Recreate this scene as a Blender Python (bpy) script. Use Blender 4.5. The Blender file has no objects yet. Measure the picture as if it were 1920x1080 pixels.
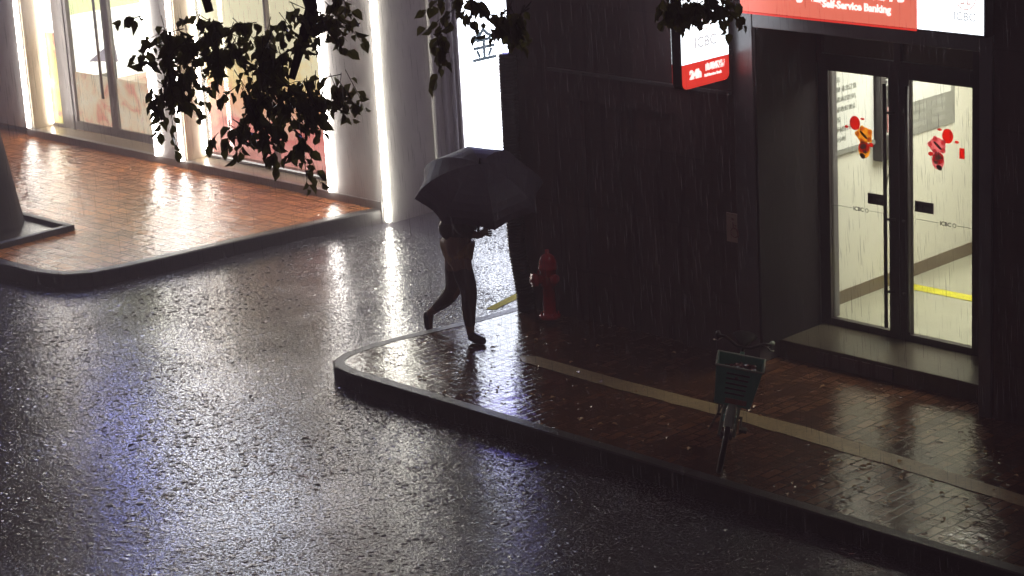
import bpy, bmesh, math, random
from mathutils import Vector, Matrix, noise
random.seed(7)
SC = bpy.context.scene
COL = SC.collection
PI = math.pi

# ------------------------------------------------------------------ camera
cam_d = bpy.data.cameras.new('camera')
cam = bpy.data.objects.new('camera', cam_d); COL.objects.link(cam)
cam_d.sensor_width = 36.0
cam_d.lens = 36.0 * 4314.0 / 1920.0
cam_d.clip_start = 0.1; cam_d.clip_end = 2000
NN = Vector((830, -14860, -4314)); Zc = (-NN).normalized()
Xc = Vector((4330, -1011, 4314)).normalized(); Xc = (Xc - Zc * Xc.dot(Zc)).normalized(); Yc = Zc.cross(Xc)
cam.matrix_world = Matrix(((Xc.x, Xc.y, Xc.z, 0), (Yc.x, Yc.y, Yc.z, 0), (Zc.x, Zc.y, Zc.z, 6.4), (0, 0, 0, 1)))
SC.camera = cam
# ------------------------------------------------------------------ night sky
w = bpy.data.worlds.new('World'); SC.world = w; w.use_nodes = True
wn = w.node_tree.nodes; wl = w.node_tree.links
bgn = wn['Background']
bgn.inputs['Color'].default_value = (0.66, 0.46, 0.56, 1); bgn.inputs['Strength'].default_value = 0.10
# ------------------------------------------------------------------ exposure
SC.view_settings.view_transform = 'Standard'; SC.view_settings.look = 'None'
SC.view_settings.exposure = 0.0; SC.view_settings.gamma = 1.0
SC.render.engine = 'CYCLES'
SC.cycles.use_denoising = True
SC.cycles.max_bounces = 6; SC.cycles.diffuse_bounces = 3; SC.cycles.glossy_bounces = 3
SC.cycles.transmission_bounces = 4; SC.cycles.transparent_max_bounces = 12
SC.cycles.sample_clamp_indirect = 6.0; SC.cycles.caustics_reflective = False; SC.cycles.caustics_refractive = False

# ------------------------------------------------------------------ materials
def nt(name):
    m = bpy.data.materials.new(name); m.use_nodes = True
    t = m.node_tree
    return m, t.nodes, t.links, t.nodes['Principled BSDF']
def ramp(N, L, src, stops):
    r = N.new('ShaderNodeValToRGB'); e = r.color_ramp.elements
    while len(e) < len(stops): e.new(0.5)
    for i, (p, c) in enumerate(stops):
        e[i].position = p; e[i].color = (*c, 1) if len(c) == 3 else c
    L.new(src, r.inputs['Fac']); return r.outputs['Color']
def objco(N): return N.new('ShaderNodeTexCoord').outputs['Object']
def geopos(N): return N.new('ShaderNodeNewGeometry').outputs['Position']
def noise_tex(N, L, co, scale, detail=3, rough=.5):
    n = N.new('ShaderNodeTexNoise'); n.inputs['Scale'].default_value = scale
    n.inputs['Detail'].default_value = detail; n.inputs['Roughness'].default_value = rough
    L.new(co, n.inputs['Vector']); return n
def bump(N, L, h, strength, dist, prev=None):
    b = N.new('ShaderNodeBump'); b.inputs['Strength'].default_value = strength; b.inputs['Distance'].default_value = dist
    L.new(h, b.inputs['Height'])
    if prev is not None: L.new(prev, b.inputs['Normal'])
    return b.outputs['Normal']
def mapping(N, L, co, scale=(1, 1, 1), rot=(0, 0, 0)):
    m = N.new('ShaderNodeMapping'); m.inputs['Scale'].default_value = scale; m.inputs['Rotation'].default_value = rot
    L.new(co, m.inputs['Vector']); return m.outputs['Vector']

def mat(name, c1, c2=None, rough=.5, metal=0., scale=8., bumps=.0, bscale=60., stretch=(1, 1, 1), spec=.5, coat=0.):
    m, N, L, P = nt(name)
    c2 = c2 or tuple(x * .72 for x in c1)
    co = mapping(N, L, geopos(N), stretch)
    n = noise_tex(N, L, co, scale, 5, .6)
    L.new(ramp(N, L, n.outputs['Fac'], [(.32, c2), (.68, c1)]), P.inputs['Base Color'])
    P.inputs['Roughness'].default_value = rough; P.inputs['Metallic'].default_value = metal
    P.inputs['Specular IOR Level'].default_value = spec
    P.inputs['Coat Weight'].default_value = coat; P.inputs['Coat Roughness'].default_value = .08
    if bumps:
        b = noise_tex(N, L, co, bscale, 3)
        L.new(bump(N, L, b.outputs['Fac'], bumps, .004), P.inputs['Normal'])
    return m
def emat(name, c, s, base=(.8, .8, .8)):
    m, N, L, P = nt(name)
    P.inputs['Base Color'].default_value = (*base, 1)
    P.inputs['Emission Color'].default_value = (*c, 1); P.inputs['Emission Strength'].default_value = s
    P.inputs['Roughness'].default_value = .3
    return m

def mth(N, L, op, a, b=None, c=None):
    m = N.new('ShaderNodeMath'); m.operation = op
    for k, x in enumerate((a, b, c)):
        if x is None: continue
        if isinstance(x, (int, float)): m.inputs[k].default_value = x
        else: L.new(x, m.inputs[k])
    return m.outputs[0]
def rng(N, L, x, a, b, c=0., d=1., smooth=True):
    m = N.new('ShaderNodeMapRange'); m.interpolation_type = 'SMOOTHSTEP' if smooth else 'LINEAR'
    for k, v in zip(('From Min', 'From Max', 'To Min', 'To Max'), (a, b, c, d)): m.inputs[k].default_value = v
    L.new(x, m.inputs['Value']); return m.outputs[0]
def drops(N, L, co, scale, rmin, rmax, keep):
    """round pits where drops are landing, each cell its own size, only some of the cells"""
    v = N.new('ShaderNodeTexVoronoi'); v.inputs['Scale'].default_value = scale; L.new(co, v.inputs['Vector'])
    sp = N.new('ShaderNodeSeparateColor'); L.new(v.outputs['Color'], sp.inputs[0])
    rad = mth(N, L, 'MULTIPLY_ADD', sp.outputs[0], rmax - rmin, rmin)
    q = mth(N, L, 'DIVIDE', v.outputs['Distance'], rad)
    pit = rng(N, L, q, .35, 1.0, 1., 0.)
    on = mth(N, L, 'LESS_THAN', sp.outputs[1], keep)
    return mth(N, L, 'MULTIPLY', pit, on)
def make_asphalt():
    m, N, L, P = nt('wet_asphalt')
    g = geopos(N)
    wob = noise_tex(N, L, g, 14, 2)
    mx = N.new('ShaderNodeMixRGB'); mx.inputs['Fac'].default_value = .035
    L.new(g, mx.inputs[1]); L.new(wob.outputs['Color'], mx.inputs[2]); gw = mx.outputs[0]
    n1 = noise_tex(N, L, g, .8, 5, .6)
    patch = rng(N, L, n1.outputs['Fac'], .40, .60)
    d1 = drops(N, L, gw, 13, .12, .50, .85)
    d2 = drops(N, L, gw, 24, .15, .50, .8)
    d3 = drops(N, L, gw, 7.5, .08, .30, .6)
    d1 = mth(N, L, 'MAXIMUM', d1, d3)
    pits = mth(N, L, 'MAXIMUM', d1, mth(N, L, 'MULTIPLY', d2, .85))
    grit = noise_tex(N, L, g, 46, 3, .7)
    gr = rng(N, L, grit.outputs['Fac'], .50, .68)
    rough_patch = mth(N, L, 'MULTIPLY_ADD', patch, .75, .25)
    dark = mth(N, L, 'MULTIPLY', mth(N, L, 'MAXIMUM', pits, mth(N, L, 'MULTIPLY', gr, .55)), rough_patch)
    col = ramp(N, L, grit.outputs['Fac'], [(.3, (.014, .012, .019)), (.7, (.050, .044, .060))])
    L.new(col, P.inputs['Base Color'])
    r1 = noise_tex(N, L, g, 11, 3, .55)
    b1 = bump(N, L, r1.outputs['Fac'], 1.0, .0046)
    b2 = bump(N, L, grit.outputs['Fac'], 1.0, .0016, b1)
    b3 = bump(N, L, dark, 1.0, .013, b2)
    L.new(b3, P.inputs['Normal'])
    L.new(mth(N, L, 'MULTIPLY_ADD', dark, .22, .085), P.inputs['Roughness'])
    L.new(mth(N, L, 'MULTIPLY_ADD', dark, -.92, .95), P.inputs['Specular IOR Level'])
    P.inputs['IOR'].default_value = 1.5; P.inputs['Specular Tint'].default_value = (.95, .91, 1, 1)
    return m
def make_pavers(name, ca, cb, cm, rot, bw, bh, wet, bs, pitk):
    m, N, L, P = nt(name)
    g = geopos(N); co = mapping(N, L, g, (1, 1, 1), (0, 0, rot))
    br = N.new('ShaderNodeTexBrick'); L.new(co, br.inputs['Vector'])
    br.inputs['Color1'].default_value = (*ca, 1); br.inputs['Color2'].default_value = (*cb, 1); br.inputs['Mortar'].default_value = (*cm, 1)
    br.inputs['Scale'].default_value = 1; br.inputs['Brick Width'].default_value = bw; br.inputs['Row Height'].default_value = bh
    br.inputs['Mortar Size'].default_value = .009; br.inputs['Mortar Smooth'].default_value = .4
    n = noise_tex(N, L, g, 2.2, 5, .65)
    mx = N.new('ShaderNodeMixRGB'); mx.blend_type = 'MULTIPLY'; mx.inputs['Fac'].default_value = .75
    L.new(br.outputs['Color'], mx.inputs[1]); L.new(ramp(N, L, n.outputs['Fac'], [(.3, (.45, .42, .42)), (.7, (1.15, 1.05, 1.0))]), mx.inputs[2])
    L.new(mx.outputs[0], P.inputs['Base Color'])
    inv = N.new('ShaderNodeMath'); inv.operation = 'SUBTRACT'; inv.inputs[0].default_value = 1; L.new(br.outputs['Fac'], inv.inputs[1])
    b0 = bump(N, L, inv.outputs[0], .22, .004)
    pit = mth(N, L, 'MULTIPLY', drops(N, L, g, 13, .12, .42, .4), pitk)
    b1 = bump(N, L, pit, 1.0, .009, b0)
    dk = mth(N, L, 'MAXIMUM', pit, mth(N, L, 'MULTIPLY', br.outputs['Fac'], .7))
    L.new(mth(N, L, 'MULTIPLY_ADD', dk, -.55, .75), P.inputs['Specular IOR Level'])
    r1 = noise_tex(N, L, mapping(N, L, g, (.7, 1.3, 1), (0, 0, .78)), 17, 3, .6)
    b2 = bump(N, L, r1.outputs['Fac'], bs, .010, b1)
    r2 = noise_tex(N, L, g, 5, 2); b3 = bump(N, L, r2.outputs['Fac'], bs * .6, .02, b2)
    L.new(b3, P.inputs['Normal'])
    rr = N.new('ShaderNodeMapRange'); rr.inputs['From Min'].default_value = .3; rr.inputs['From Max'].default_value = .7
    rr.inputs['To Min'].default_value = wet; rr.inputs['To Max'].default_value = wet + .14
    L.new(n.outputs['Fac'], rr.inputs['Value']); L.new(rr.outputs[0], P.inputs['Roughness'])
    return m
M = {}
M['road'] = make_asphalt()
M['pave_red'] = make_pavers('wet_red_bricks', (.20, .085, .036), (.12, .055, .030), (.012, .008, .007), 1.571, .20, .10, .08, .38, .7)
M['pave_left'] = make_pavers('wet_orange_bricks', (.58, .23, .07), (.36, .13, .05), (.04, .02, .012), 0.0, .30, .15, .08, 1.3, .9)
def kerbmat():
    m, N, L, P = nt('kerb_granite'); g = geopos(N)
    br = N.new('ShaderNodeTexBrick'); L.new(mapping(N, L, g, (1, 1, 1), (0, 0, .02)), br.inputs['Vector']); br.offset = 0
    br.inputs['Brick Width'].default_value = .8; br.inputs['Row Height'].default_value = 40; br.inputs['Mortar Size'].default_value = .007; br.inputs['Scale'].default_value = 1
    br.inputs['Color1'].default_value = (.065, .06, .06, 1); br.inputs['Color2'].default_value = (.045, .042, .042, 1); br.inputs['Mortar'].default_value = (.01, .01, .01, 1)
    n = noise_tex(N, L, g, 22, 5, .7); mx = N.new('ShaderNodeMixRGB'); mx.blend_type = 'MULTIPLY'; mx.inputs['Fac'].default_value = .8
    L.new(br.outputs['Color'], mx.inputs[1]); L.new(ramp(N, L, n.outputs['Fac'], [(.3, (.35, .35, .36)), (.7, (1.1, 1.05, 1))]), mx.inputs[2]); L.new(mx.outputs[0], P.inputs['Base Color'])
    b = bump(N, L, br.outputs['Fac'], -.6, .006); L.new(bump(N, L, n.outputs['Fac'], .8, .006, b), P.inputs['Normal']); P.inputs['Roughness'].default_value = .42; P.inputs['Specular IOR Level'].default_value = .35
    return m
M['kerb'] = kerbmat()
M['yellow'] = mat('yellow_line_paint', (.50, .38, .20), (.30, .22, .12), .4, scale=30, bumps=.4)
M['yellow2'] = mat('bright_yellow_paint', (.85, .75, .03), (.65, .55, .03), .7, scale=30, spec=.12)
def bankmat():
    m, N, L, P = nt('bank_stone'); g = geopos(N)
    sw = N.new('ShaderNodeSeparateXYZ'); L.new(g, sw.inputs[0]); cb = N.new('ShaderNodeCombineXYZ'); L.new(mth(N, L, 'ADD', sw.outputs[0], sw.outputs[1]), cb.inputs[0]); L.new(sw.outputs[2], cb.inputs[1])
    br = N.new('ShaderNodeTexBrick'); L.new(cb.outputs[0], br.inputs['Vector']); br.offset = 0
    br.inputs['Scale'].default_value = 1; br.inputs['Brick Width'].default_value = .9; br.inputs['Row Height'].default_value = .62; br.inputs['Mortar Size'].default_value = .006
    br.inputs['Color1'].default_value = (.115, .080, .086, 1); br.inputs['Color2'].default_value = (.085, .060, .066, 1); br.inputs['Mortar'].default_value = (.05, .037, .04, 1)
    st = noise_tex(N, L, mapping(N, L, g, (5, 5, .35)), 1.6, 5, .6)
    mx = N.new('ShaderNodeMixRGB'); mx.blend_type = 'MULTIPLY'; mx.inputs[0].default_value = .8
    L.new(br.outputs['Color'], mx.inputs[1]); L.new(ramp(N, L, st.outputs['Fac'], [(.32, (.55, .55, .58)), (.7, (1.25, 1.15, 1.12))]), mx.inputs[2]); L.new(mx.outputs[0], P.inputs['Base Color'])
    L.new(rng(N, L, st.outputs['Fac'], .35, .65, .22, .6), P.inputs['Roughness'])
    b = bump(N, L, br.outputs['Fac'], -.15, .003); f = noise_tex(N, L, g, 60, 3); L.new(bump(N, L, f.outputs['Fac'], .25, .003, b), P.inputs['Normal'])
    return m
M['bank'] = bankmat()
M['bank_dark'] = mat('bank_dark_panel', (.022, .017, .019), (.016, .012, .014), .75, scale=3, bumps=.2, spec=.15)
M['portal'] = mat('portal_metal', (.20, .19, .20), (.16, .15, .16), .30, metal=.35, scale=5)
M['frame_dark'] = mat('dark_door_frame', (.035, .025, .03), (.025, .018, .022), .35, metal=.2, scale=6)
M['steel'] = mat('dull_steel', (.30, .28, .26), (.22, .2, .19), .3, metal=.9, scale=20)
M['step'] = mat('step_stone', (.11, .09, .065), (.065, .055, .04), .3, scale=26, bumps=.3)
M['cream'] = mat('cream_wall', (.80, .78, .68), (.76, .74, .64), .6, scale=1.5)
M['intfloor'] = mat('pale_tile_floor', (.50, .49, .38), (.44, .43, .33), .25, scale=4)
M['skirt'] = mat('brown_skirting', (.20, .16, .10), (.16, .12, .08), .4)
M['white'] = mat('white_board', (.82, .82, .78), (.78, .78, .74), .5, scale=3)
M['grey'] = mat('grey_print', (.30, .30, .27), (.26, .26, .23), .5, scale=4)
M['black'] = mat('black_plastic', (.022, .020, .022), (.015, .014, .016), .35, scale=9)
M['red'] = mat('red_print', (.65, .05, .03), (.5, .04, .03), .5)
M['shop'] = mat('grey_render_wall', (.44, .42, .41), (.35, .33, .325), .6, scale=1.6, bumps=.5, bscale=45, stretch=(1.4, 1.4, .5))
M['shop_warm'] = mat('warm_painted_reveal', (.60, .50, .38), (.52, .44, .33), .55, scale=2, bumps=.3)
M['plinth'] = mat('grey_stone_plinth', (.20, .19, .185), (.13, .12, .12), .3, scale=16, bumps=.3)
M['sill'] = mat('tan_stone_sill', (.42, .33, .22), (.30, .24, .16), .25, scale=20, bumps=.3)
M['doorgrey'] = mat('grey_metal_frame', (.24, .21, .20), (.19, .17, .165), .35, metal=.3)
M['led'] = emat('led_strip', (1.0, .96, .88), 32)
M['led_corner'] = emat('led_strip_corner', (1.0, .97, .84), 42)
M['panelwhite'] = emat('lit_white_panel', (.84, .90, 1.0), 10)
M['signwhite'] = emat('lit_white_face', (.86, .95, 1.0), 3.4)
M['signred'] = emat('lit_red_face', (.95, .045, .03), 1.0, (.6, .05, .04))
M['signcoral'] = emat('lit_coral_face', (1.0, .22, .14), 1.0, (.6, .1, .08))
M['sign_text'] = emat('lit_white_letters', (1.0, .86, .80), 1.6)
M['faintgrey'] = emat('faint_grey_letters', (.72, .74, .78), 1.0)
M['faintpink'] = emat('faint_pink_logo', (1.0, .70, .66), 1.0)
M['jin'] = emat('slate_letters', (.10, .17, .22), .8, (.05, .08, .1))
M['jin2'] = emat('olive_letters', (.24, .24, .05), .9, (.05, .08, .1))
M['ceil'] = emat('ceiling_light', (1.0, .97, .88), 15)
M['fascia'] = emat('lit_fascia_face', (.24, .29, 1.0), 26)
M['fasciawhite'] = emat('lit_fascia_white', (.82, .88, 1.0), 22)
M['fascia2'] = emat('lit_fascia_warm', (1.0, .80, .55), 6)
M['bluesign'] = emat('blue_lit_sign', (.25, .22, 1.0), 9.0)
M['umbrella'] = mat('umbrella_cloth', (.11, .095, .12), (.085, .072, .095), .6, scale=30)
M['hydrant'] = mat('red_hydrant_paint', (.72, .02, .03), (.5, .016, .024), .25, scale=14, bumps=.2, coat=.5)
M['rubber'] = mat('black_rubber', (.018, .017, .018), (.012, .012, .012), .38, scale=14)
M['green'] = mat('green_bike_plastic', (.15, .46, .34), (.10, .34, .25), .28, scale=9)
M['teal'] = mat('teal_bike_plastic', (.25, .65, .6), (.2, .5, .48), .25, scale=9)
M['pale'] = mat('pale_bike_plastic', (.42, .52, .40), (.3, .4, .3), .35, scale=12)
M['brown'] = mat('brown_label', (.36, .14, .07), (.25, .1, .05), .5)
M['skin'] = mat('skin', (.32, .19, .13), (.27, .155, .105), .4, scale=12)
M['hair'] = mat('dark_hair', (.02, .015, .012), None, .45, scale=40)
M['jacket'] = mat('dark_jacket', (.085, .065, .055), (.05, .04, .035), .5, scale=16, bumps=.5)
M['shorts'] = mat('tan_shorts', (.55, .36, .16), (.38, .24, .10), .6, scale=14, bumps=.5)
M['leggings'] = mat('dark_leggings', (.10, .072, .058), (.07, .05, .042), .45, scale=14)
M['shoe'] = mat('dark_shoe', (.03, .028, .028), None, .4)
M['sole'] = mat('tan_sole', (.30, .20, .12), None, .5)
M['bark'] = mat('wet_bark', (.030, .023, .018), (.012, .010, .008), .85, spec=.15, scale=9, bumps=.9, bscale=25, stretch=(1, 1, .3))
M['soil'] = mat('wet_soil', (.035, .028, .022), (.02, .016, .013), .22, scale=18, bumps=.9, bscale=30)
M['plaque'] = mat('beige_plaque', (.62, .50, .40), (.52, .42, .33), .4, scale=20)
M['plaque_ink'] = mat('plaque_ink', (.30, .09, .05), None, .4)
def film(name, c):
    m, N, L, P = nt(name); P.inputs['Base Color'].default_value = (*c, 1)
    t = N.new('ShaderNodeBsdfTranslucent'); t.inputs['Color'].default_value = (*c, 1); x = N.new('ShaderNodeMixShader'); x.inputs[0].default_value = .7
    L.new(P.outputs[0], x.inputs[1]); L.new(t.outputs[0], x.inputs[2]); L.new(x.outputs[0], N['Material Output'].inputs['Surface'])
    return m
M['filmred'] = film('red_film', (.85, .09, .04))
M['orange'] = film('orange_film', (1, .60, .12))
M['pinksk'] = film('pink_film', (.95, .42, .45))
M['leafpale'] = mat('fallen_leaf_tan', (.75, .55, .30), (.55, .36, .18), .25, scale=30)
M['leafdark'] = mat('fallen_leaf_dark', (.05, .03, .02), None, .3)
def leafmat():
    m, N, L, P = nt('leaf')
    oi = noise_tex(N, L, geopos(N), 7, 2)
    L.new(ramp(N, L, oi.outputs['Fac'], [(.3, (.030, .050, .014)), (.5, (.05, .075, .02)), (.72, (.085, .10, .028))]), P.inputs['Base Color'])
    P.inputs['Roughness'].default_value = .30
    t = N.new('ShaderNodeBsdfTranslucent'); t.inputs['Color'].default_value = (.26, .24, .05, 1); x = N.new('ShaderNodeMixShader'); x.inputs[0].default_value = .35
    L.new(P.outputs[0], x.inputs[1]); L.new(t.outputs[0], x.inputs[2]); L.new(x.outputs[0], N['Material Output'].inputs['Surface'])
    return m
M['leaf'] = leafmat()
def glassmat():
    m, N, L, P = nt('clear_glass')
    out = N['Material Output']
    tr = N.new('ShaderNodeBsdfTransparent'); tr.inputs['Color'].default_value = (.93, .95, .92, 1)
    gl = N.new('ShaderNodeBsdfGlossy'); gl.inputs['Roughness'].default_value = .03
    fr = N.new('ShaderNodeFresnel'); fr.inputs['IOR'].default_value = 1.4
    gb = N.new('ShaderNodeNewGeometry'); iv = N.new('ShaderNodeMath'); iv.operation = 'SUBTRACT'; iv.inputs[0].default_value = 1; L.new(gb.outputs['Backfacing'], iv.inputs[1])
    mu = N.new('ShaderNodeMath'); mu.operation = 'MULTIPLY'; L.new(fr.outputs[0], mu.inputs[0]); L.new(iv.outputs[0], mu.inputs[1])
    mx = N.new('ShaderNodeMixShader'); L.new(mu.outputs[0], mx.inputs[0]); L.new(tr.outputs[0], mx.inputs[1]); L.new(gl.outputs[0], mx.inputs[2])
    L.new(mx.outputs[0], out.inputs['Surface'])
    return m
M['glass'] = glassmat()
def rainmat():
    m, N, L, P = nt('rain_drop')
    out = N['Material Output']
    tr = N.new('ShaderNodeBsdfTransparent')
    df = N.new('ShaderNodeBsdfTranslucent'); df.inputs['Color'].default_value = (.9, .88, .9, 1)
    d2 = N.new('ShaderNodeBsdfDiffuse'); d2.inputs['Color'].default_value = (.9, .88, .9, 1)
    ad = N.new('ShaderNodeMixShader'); L.new(df.outputs[0], ad.inputs[1]); L.new(d2.outputs[0], ad.inputs[2])
    mx = N.new('ShaderNodeMixShader'); mx.inputs[0].default_value = .23
    L.new(tr.outputs[0], mx.inputs[1]); L.new(ad.outputs[0], mx.inputs[2]); L.new(mx.outputs[0], out.inputs['Surface'])
    return m
M['rain'] = rainmat()
def postermat(name, seed, stops, s, scale=1.6):
    """backlit printed window film: soft blotches of flower colours"""
    m, N, L, P = nt(name)
    co = N.new('ShaderNodeMapping'); co.inputs['Location'].default_value = (seed, seed * 2, 0); L.new(geopos(N), co.inputs['Vector'])
    n = noise_tex(N, L, co.outputs[0], scale, 4, .55)
    n.inputs['Distortion'].default_value = .8
    c = ramp(N, L, n.outputs['Fac'], stops)
    dk = N.new('ShaderNodeMixRGB'); dk.blend_type = 'MULTIPLY'; dk.inputs[0].default_value = 1; dk.inputs[2].default_value = (.3, .3, .3, 1); L.new(c, dk.inputs[1]); L.new(dk.outputs[0], P.inputs['Base Color']); L.new(c, P.inputs['Emission Color']); P.inputs['Emission Strength'].default_value = s
    return m
M['poster_top'] = postermat('poster_cream', 3, [(.3, (1, .72, .40)), (.45, (1, .9, .7)), (.7, (1, .62, .30))], 1.7)
M['poster_pink'] = postermat('poster_pink', 9, [(.34, (.30, .10, .09)), (.44, (.95, .28, .26)), (.55, (1, .48, .42)), (.66, (.85, .12, .16))], .75, 2.6)
M['poster_yel'] = postermat('poster_yellow', 14, [(.35, (.95, .25, .15)), (.48, (1, .75, .15)), (.6, (.85, .8, .2)), (.7, (1, .85, .5))], .9, 3.0)
M['poster_fl'] = postermat('poster_flowers', 22, [(.33, (.9, .35, .25)), (.45, (1, .72, .5)), (.6, (1, .85, .68)), (.7, (.95, .5, .45))], .95, 3.4)
def gradposter():
    m, N, L, P = nt('poster_sunset'); g = geopos(N)
    sp = N.new('ShaderNodeSeparateXYZ'); L.new(g, sp.inputs[0]); n = noise_tex(N, L, g, 3.2, 4, .6); n.inputs['Distortion'].default_value = .9
    z = mth(N, L, 'MULTIPLY_ADD', n.outputs['Fac'], 1.1, mth(N, L, 'ADD', sp.outputs['Z'], -.55))
    c = ramp(N, L, mth(N, L, 'MULTIPLY', z, .4), [(.08, (.62, .24, .20)), (.17, (1, .42, .38)), (.27, (.85, .22, .20)), (.34, (1, .55, .42)), (.42, (1, .46, .26)), (.52, (1, .70, .30)), (.66, (1, .88, .62))])
    dk = N.new('ShaderNodeMixRGB'); dk.blend_type = 'MULTIPLY'; dk.inputs[0].default_value = 1; dk.inputs[2].default_value = (.3, .3, .3, 1); L.new(c, dk.inputs[1]); L.new(dk.outputs[0], P.inputs['Base Color'])
    L.new(c, P.inputs['Emission Color']); P.inputs['Emission Strength'].default_value = 1.15
    return m
M['poster_grad'] = gradposter()
M['shopglow'] = emat('shop_white_glow', (1.0, .98, .97), 1.8)  # own glow stands in for room light on counter cabinet and side pane
M['shoplime'] = emat('lime_backlit_band', (.70, .85, .12), .95)
M['violet'] = mat('violet_print', (.45, .42, .62), None, .5)

# ------------------------------------------------------------------ object helpers
def tag(o, label=None, cat=None, group=None, kind=None):
    if label: o['label'] = label
    if cat: o['category'] = cat
    if group: o['group'] = group
    if kind: o['kind'] = kind
    return o
def empty(name, loc=(0, 0, 0), rz=0., label=None, cat=None, group=None):
    o = bpy.data.objects.new(name, None); COL.objects.link(o); o.location = loc; o.rotation_euler = (0, 0, rz)
    o.empty_display_size = .2
    return tag(o, label, cat, group)
class MB:
    def __init__(s): s.v = []; s.f = []
    def quad(s, a, b, c, d):
        i = len(s.v); s.v += [tuple(a), tuple(b), tuple(c), tuple(d)]; s.f.append((i, i+1, i+2, i+3)); return s
    def box(s, x0, x1, y0, y1, z0, z1, skip=''):
        i = len(s.v)
        s.v += [(x0, y0, z0), (x1, y0, z0), (x1, y1, z0), (x0, y1, z0), (x0, y0, z1), (x1, y0, z1), (x1, y1, z1), (x0, y1, z1)]
        F = {'b': (3, 2, 1, 0), 't': (4, 5, 6, 7), 'f': (0, 1, 5, 4), 'r': (1, 2, 6, 5), 'k': (2, 3, 7, 6), 'l': (3, 0, 4, 7)}
        s.f += [tuple(i + q for q in F[k]) for k in F if k not in skip]; return s
    def prism(s, pts, z0, z1):
        """pts: ccw outline in xy"""
        i = len(s.v); n = len(pts)
        s.v += [(p[0], p[1], z0) for p in pts] + [(p[0], p[1], z1) for p in pts]
        s.f.append(tuple(i + n + k for k in range(n))); s.f.append(tuple(i + n - 1 - k for k in range(n)))
        for k in range(n): s.f.append((i + k, i + (k + 1) % n, i + n + (k + 1) % n, i + n + k))
        return s
    def tube(s, pts, rad, seg=10, cap=True):
        pts = [Vector(p) for p in pts]; n = len(pts)
        if not hasattr(rad, '__len__'): rad = [rad] * n
        i0 = len(s.v); ref = None
        for k, p in enumerate(pts):
            t = (pts[min(k + 1, n - 1)] - pts[max(k - 1, 0)]).normalized()
            if ref is None:
                ref = Vector((0, 0, 1)) if abs(t.z) < .9 else Vector((1, 0, 0))
            a = (ref - t * ref.dot(t)).normalized(); ref = a; b = t.cross(a)
            for j in range(seg):
                an = 2 * PI * j / seg; s.v.append(tuple(p + (a * math.cos(an) + b * math.sin(an)) * rad[k]))
        for k in range(n - 1):
            for j in range(seg):
                a0 = i0 + k * seg + j; a1 = i0 + k * seg + (j + 1) % seg
                s.f.append((a0, a1, a1 + seg, a0 + seg))
        if cap:
            s.f.append(tuple(i0 + seg - 1 - j for j in range(seg))); s.f.append(tuple(i0 + (n - 1) * seg + j for j in range(seg)))
        return s
    def lathe(s, prof, c=(0, 0, 0), axis='z', seg=20):
        """prof: (r, h) from bottom to top"""
        i0 = len(s.v); c = Vector(c)
        for r, h in prof:
            for j in range(seg):
                a = 2 * PI * j / seg; x, y = r * math.cos(a), r * math.sin(a)
                q = {'z': (x, y, h), 'x': (h, x, y), 'y': (y, h, x)}[axis]
                s.v.append(tuple(c + Vector(q)))
        for k in range(len(prof) - 1):
            for j in range(seg):
                a0 = i0 + k * seg + j; a1 = i0 + k * seg + (j + 1) % seg
                s.f.append((a0, a1, a1 + seg, a0 + seg))
        s.f.append(tuple(i0 + seg - 1 - j for j in range(seg))); s.f.append(tuple(i0 + (len(prof) - 1) * seg + j for j in range(seg)))
        return s
    def torus(s, c, axis, R, r, seg=36, rs=8, arc=(0, 2 * PI)):
        c = Vector(c); ax = Vector(axis).normalized(); u = ax.orthogonal().normalized(); 
        u = (Vector((0, 0, 1)) - ax * ax.z).normalized() if abs(ax.z) < .9 else u
        v = ax.cross(u); full = abs(arc[1] - arc[0] - 2 * PI) < 1e-6
        pts = []
        n = seg if full else seg + 1
        i0 = len(s.v)
        for k in range(n):
            a = arc[0] + (arc[1] - arc[0]) * k / seg; d = u * math.cos(a) + v * math.sin(a)
            for j in range(rs):
                b = 2 * PI * j / rs; s.v.append(tuple(c + d * (R + r * math.cos(b)) + ax * r * math.sin(b)))
        for k in range(n if full else n - 1):
            for j in range(rs):
                a0 = i0 + k * rs + j; a1 = i0 + k * rs + (j + 1) % rs; k2 = (k + 1) % n
                b0 = i0 + k2 * rs + j; b1 = i0 + k2 * rs + (j + 1) % rs
                s.f.append((a0, a1, b1, b0))
        return s
    def build(s, name, m, parent=None, smooth=False, bevel=0.):
        me = bpy.data.meshes.new(name); me.from_pydata(s.v, [], s.f); me.materials.append(m)
        bm = bmesh.new(); bm.from_mesh(me); bmesh.ops.recalc_face_normals(bm, faces=bm.faces); bm.to_mesh(me); bm.free()
        if smooth: me.polygons.foreach_set('use_smooth', [True] * len(me.polygons))
        o = bpy.data.objects.new(name, me); COL.objects.link(o)
        if parent: o.parent = parent
        if bevel:
            b = o.modifiers.new('bevel', 'BEVEL'); b.width = bevel; b.segments = 2; b.limit_method = 'ANGLE'
        return o
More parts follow.
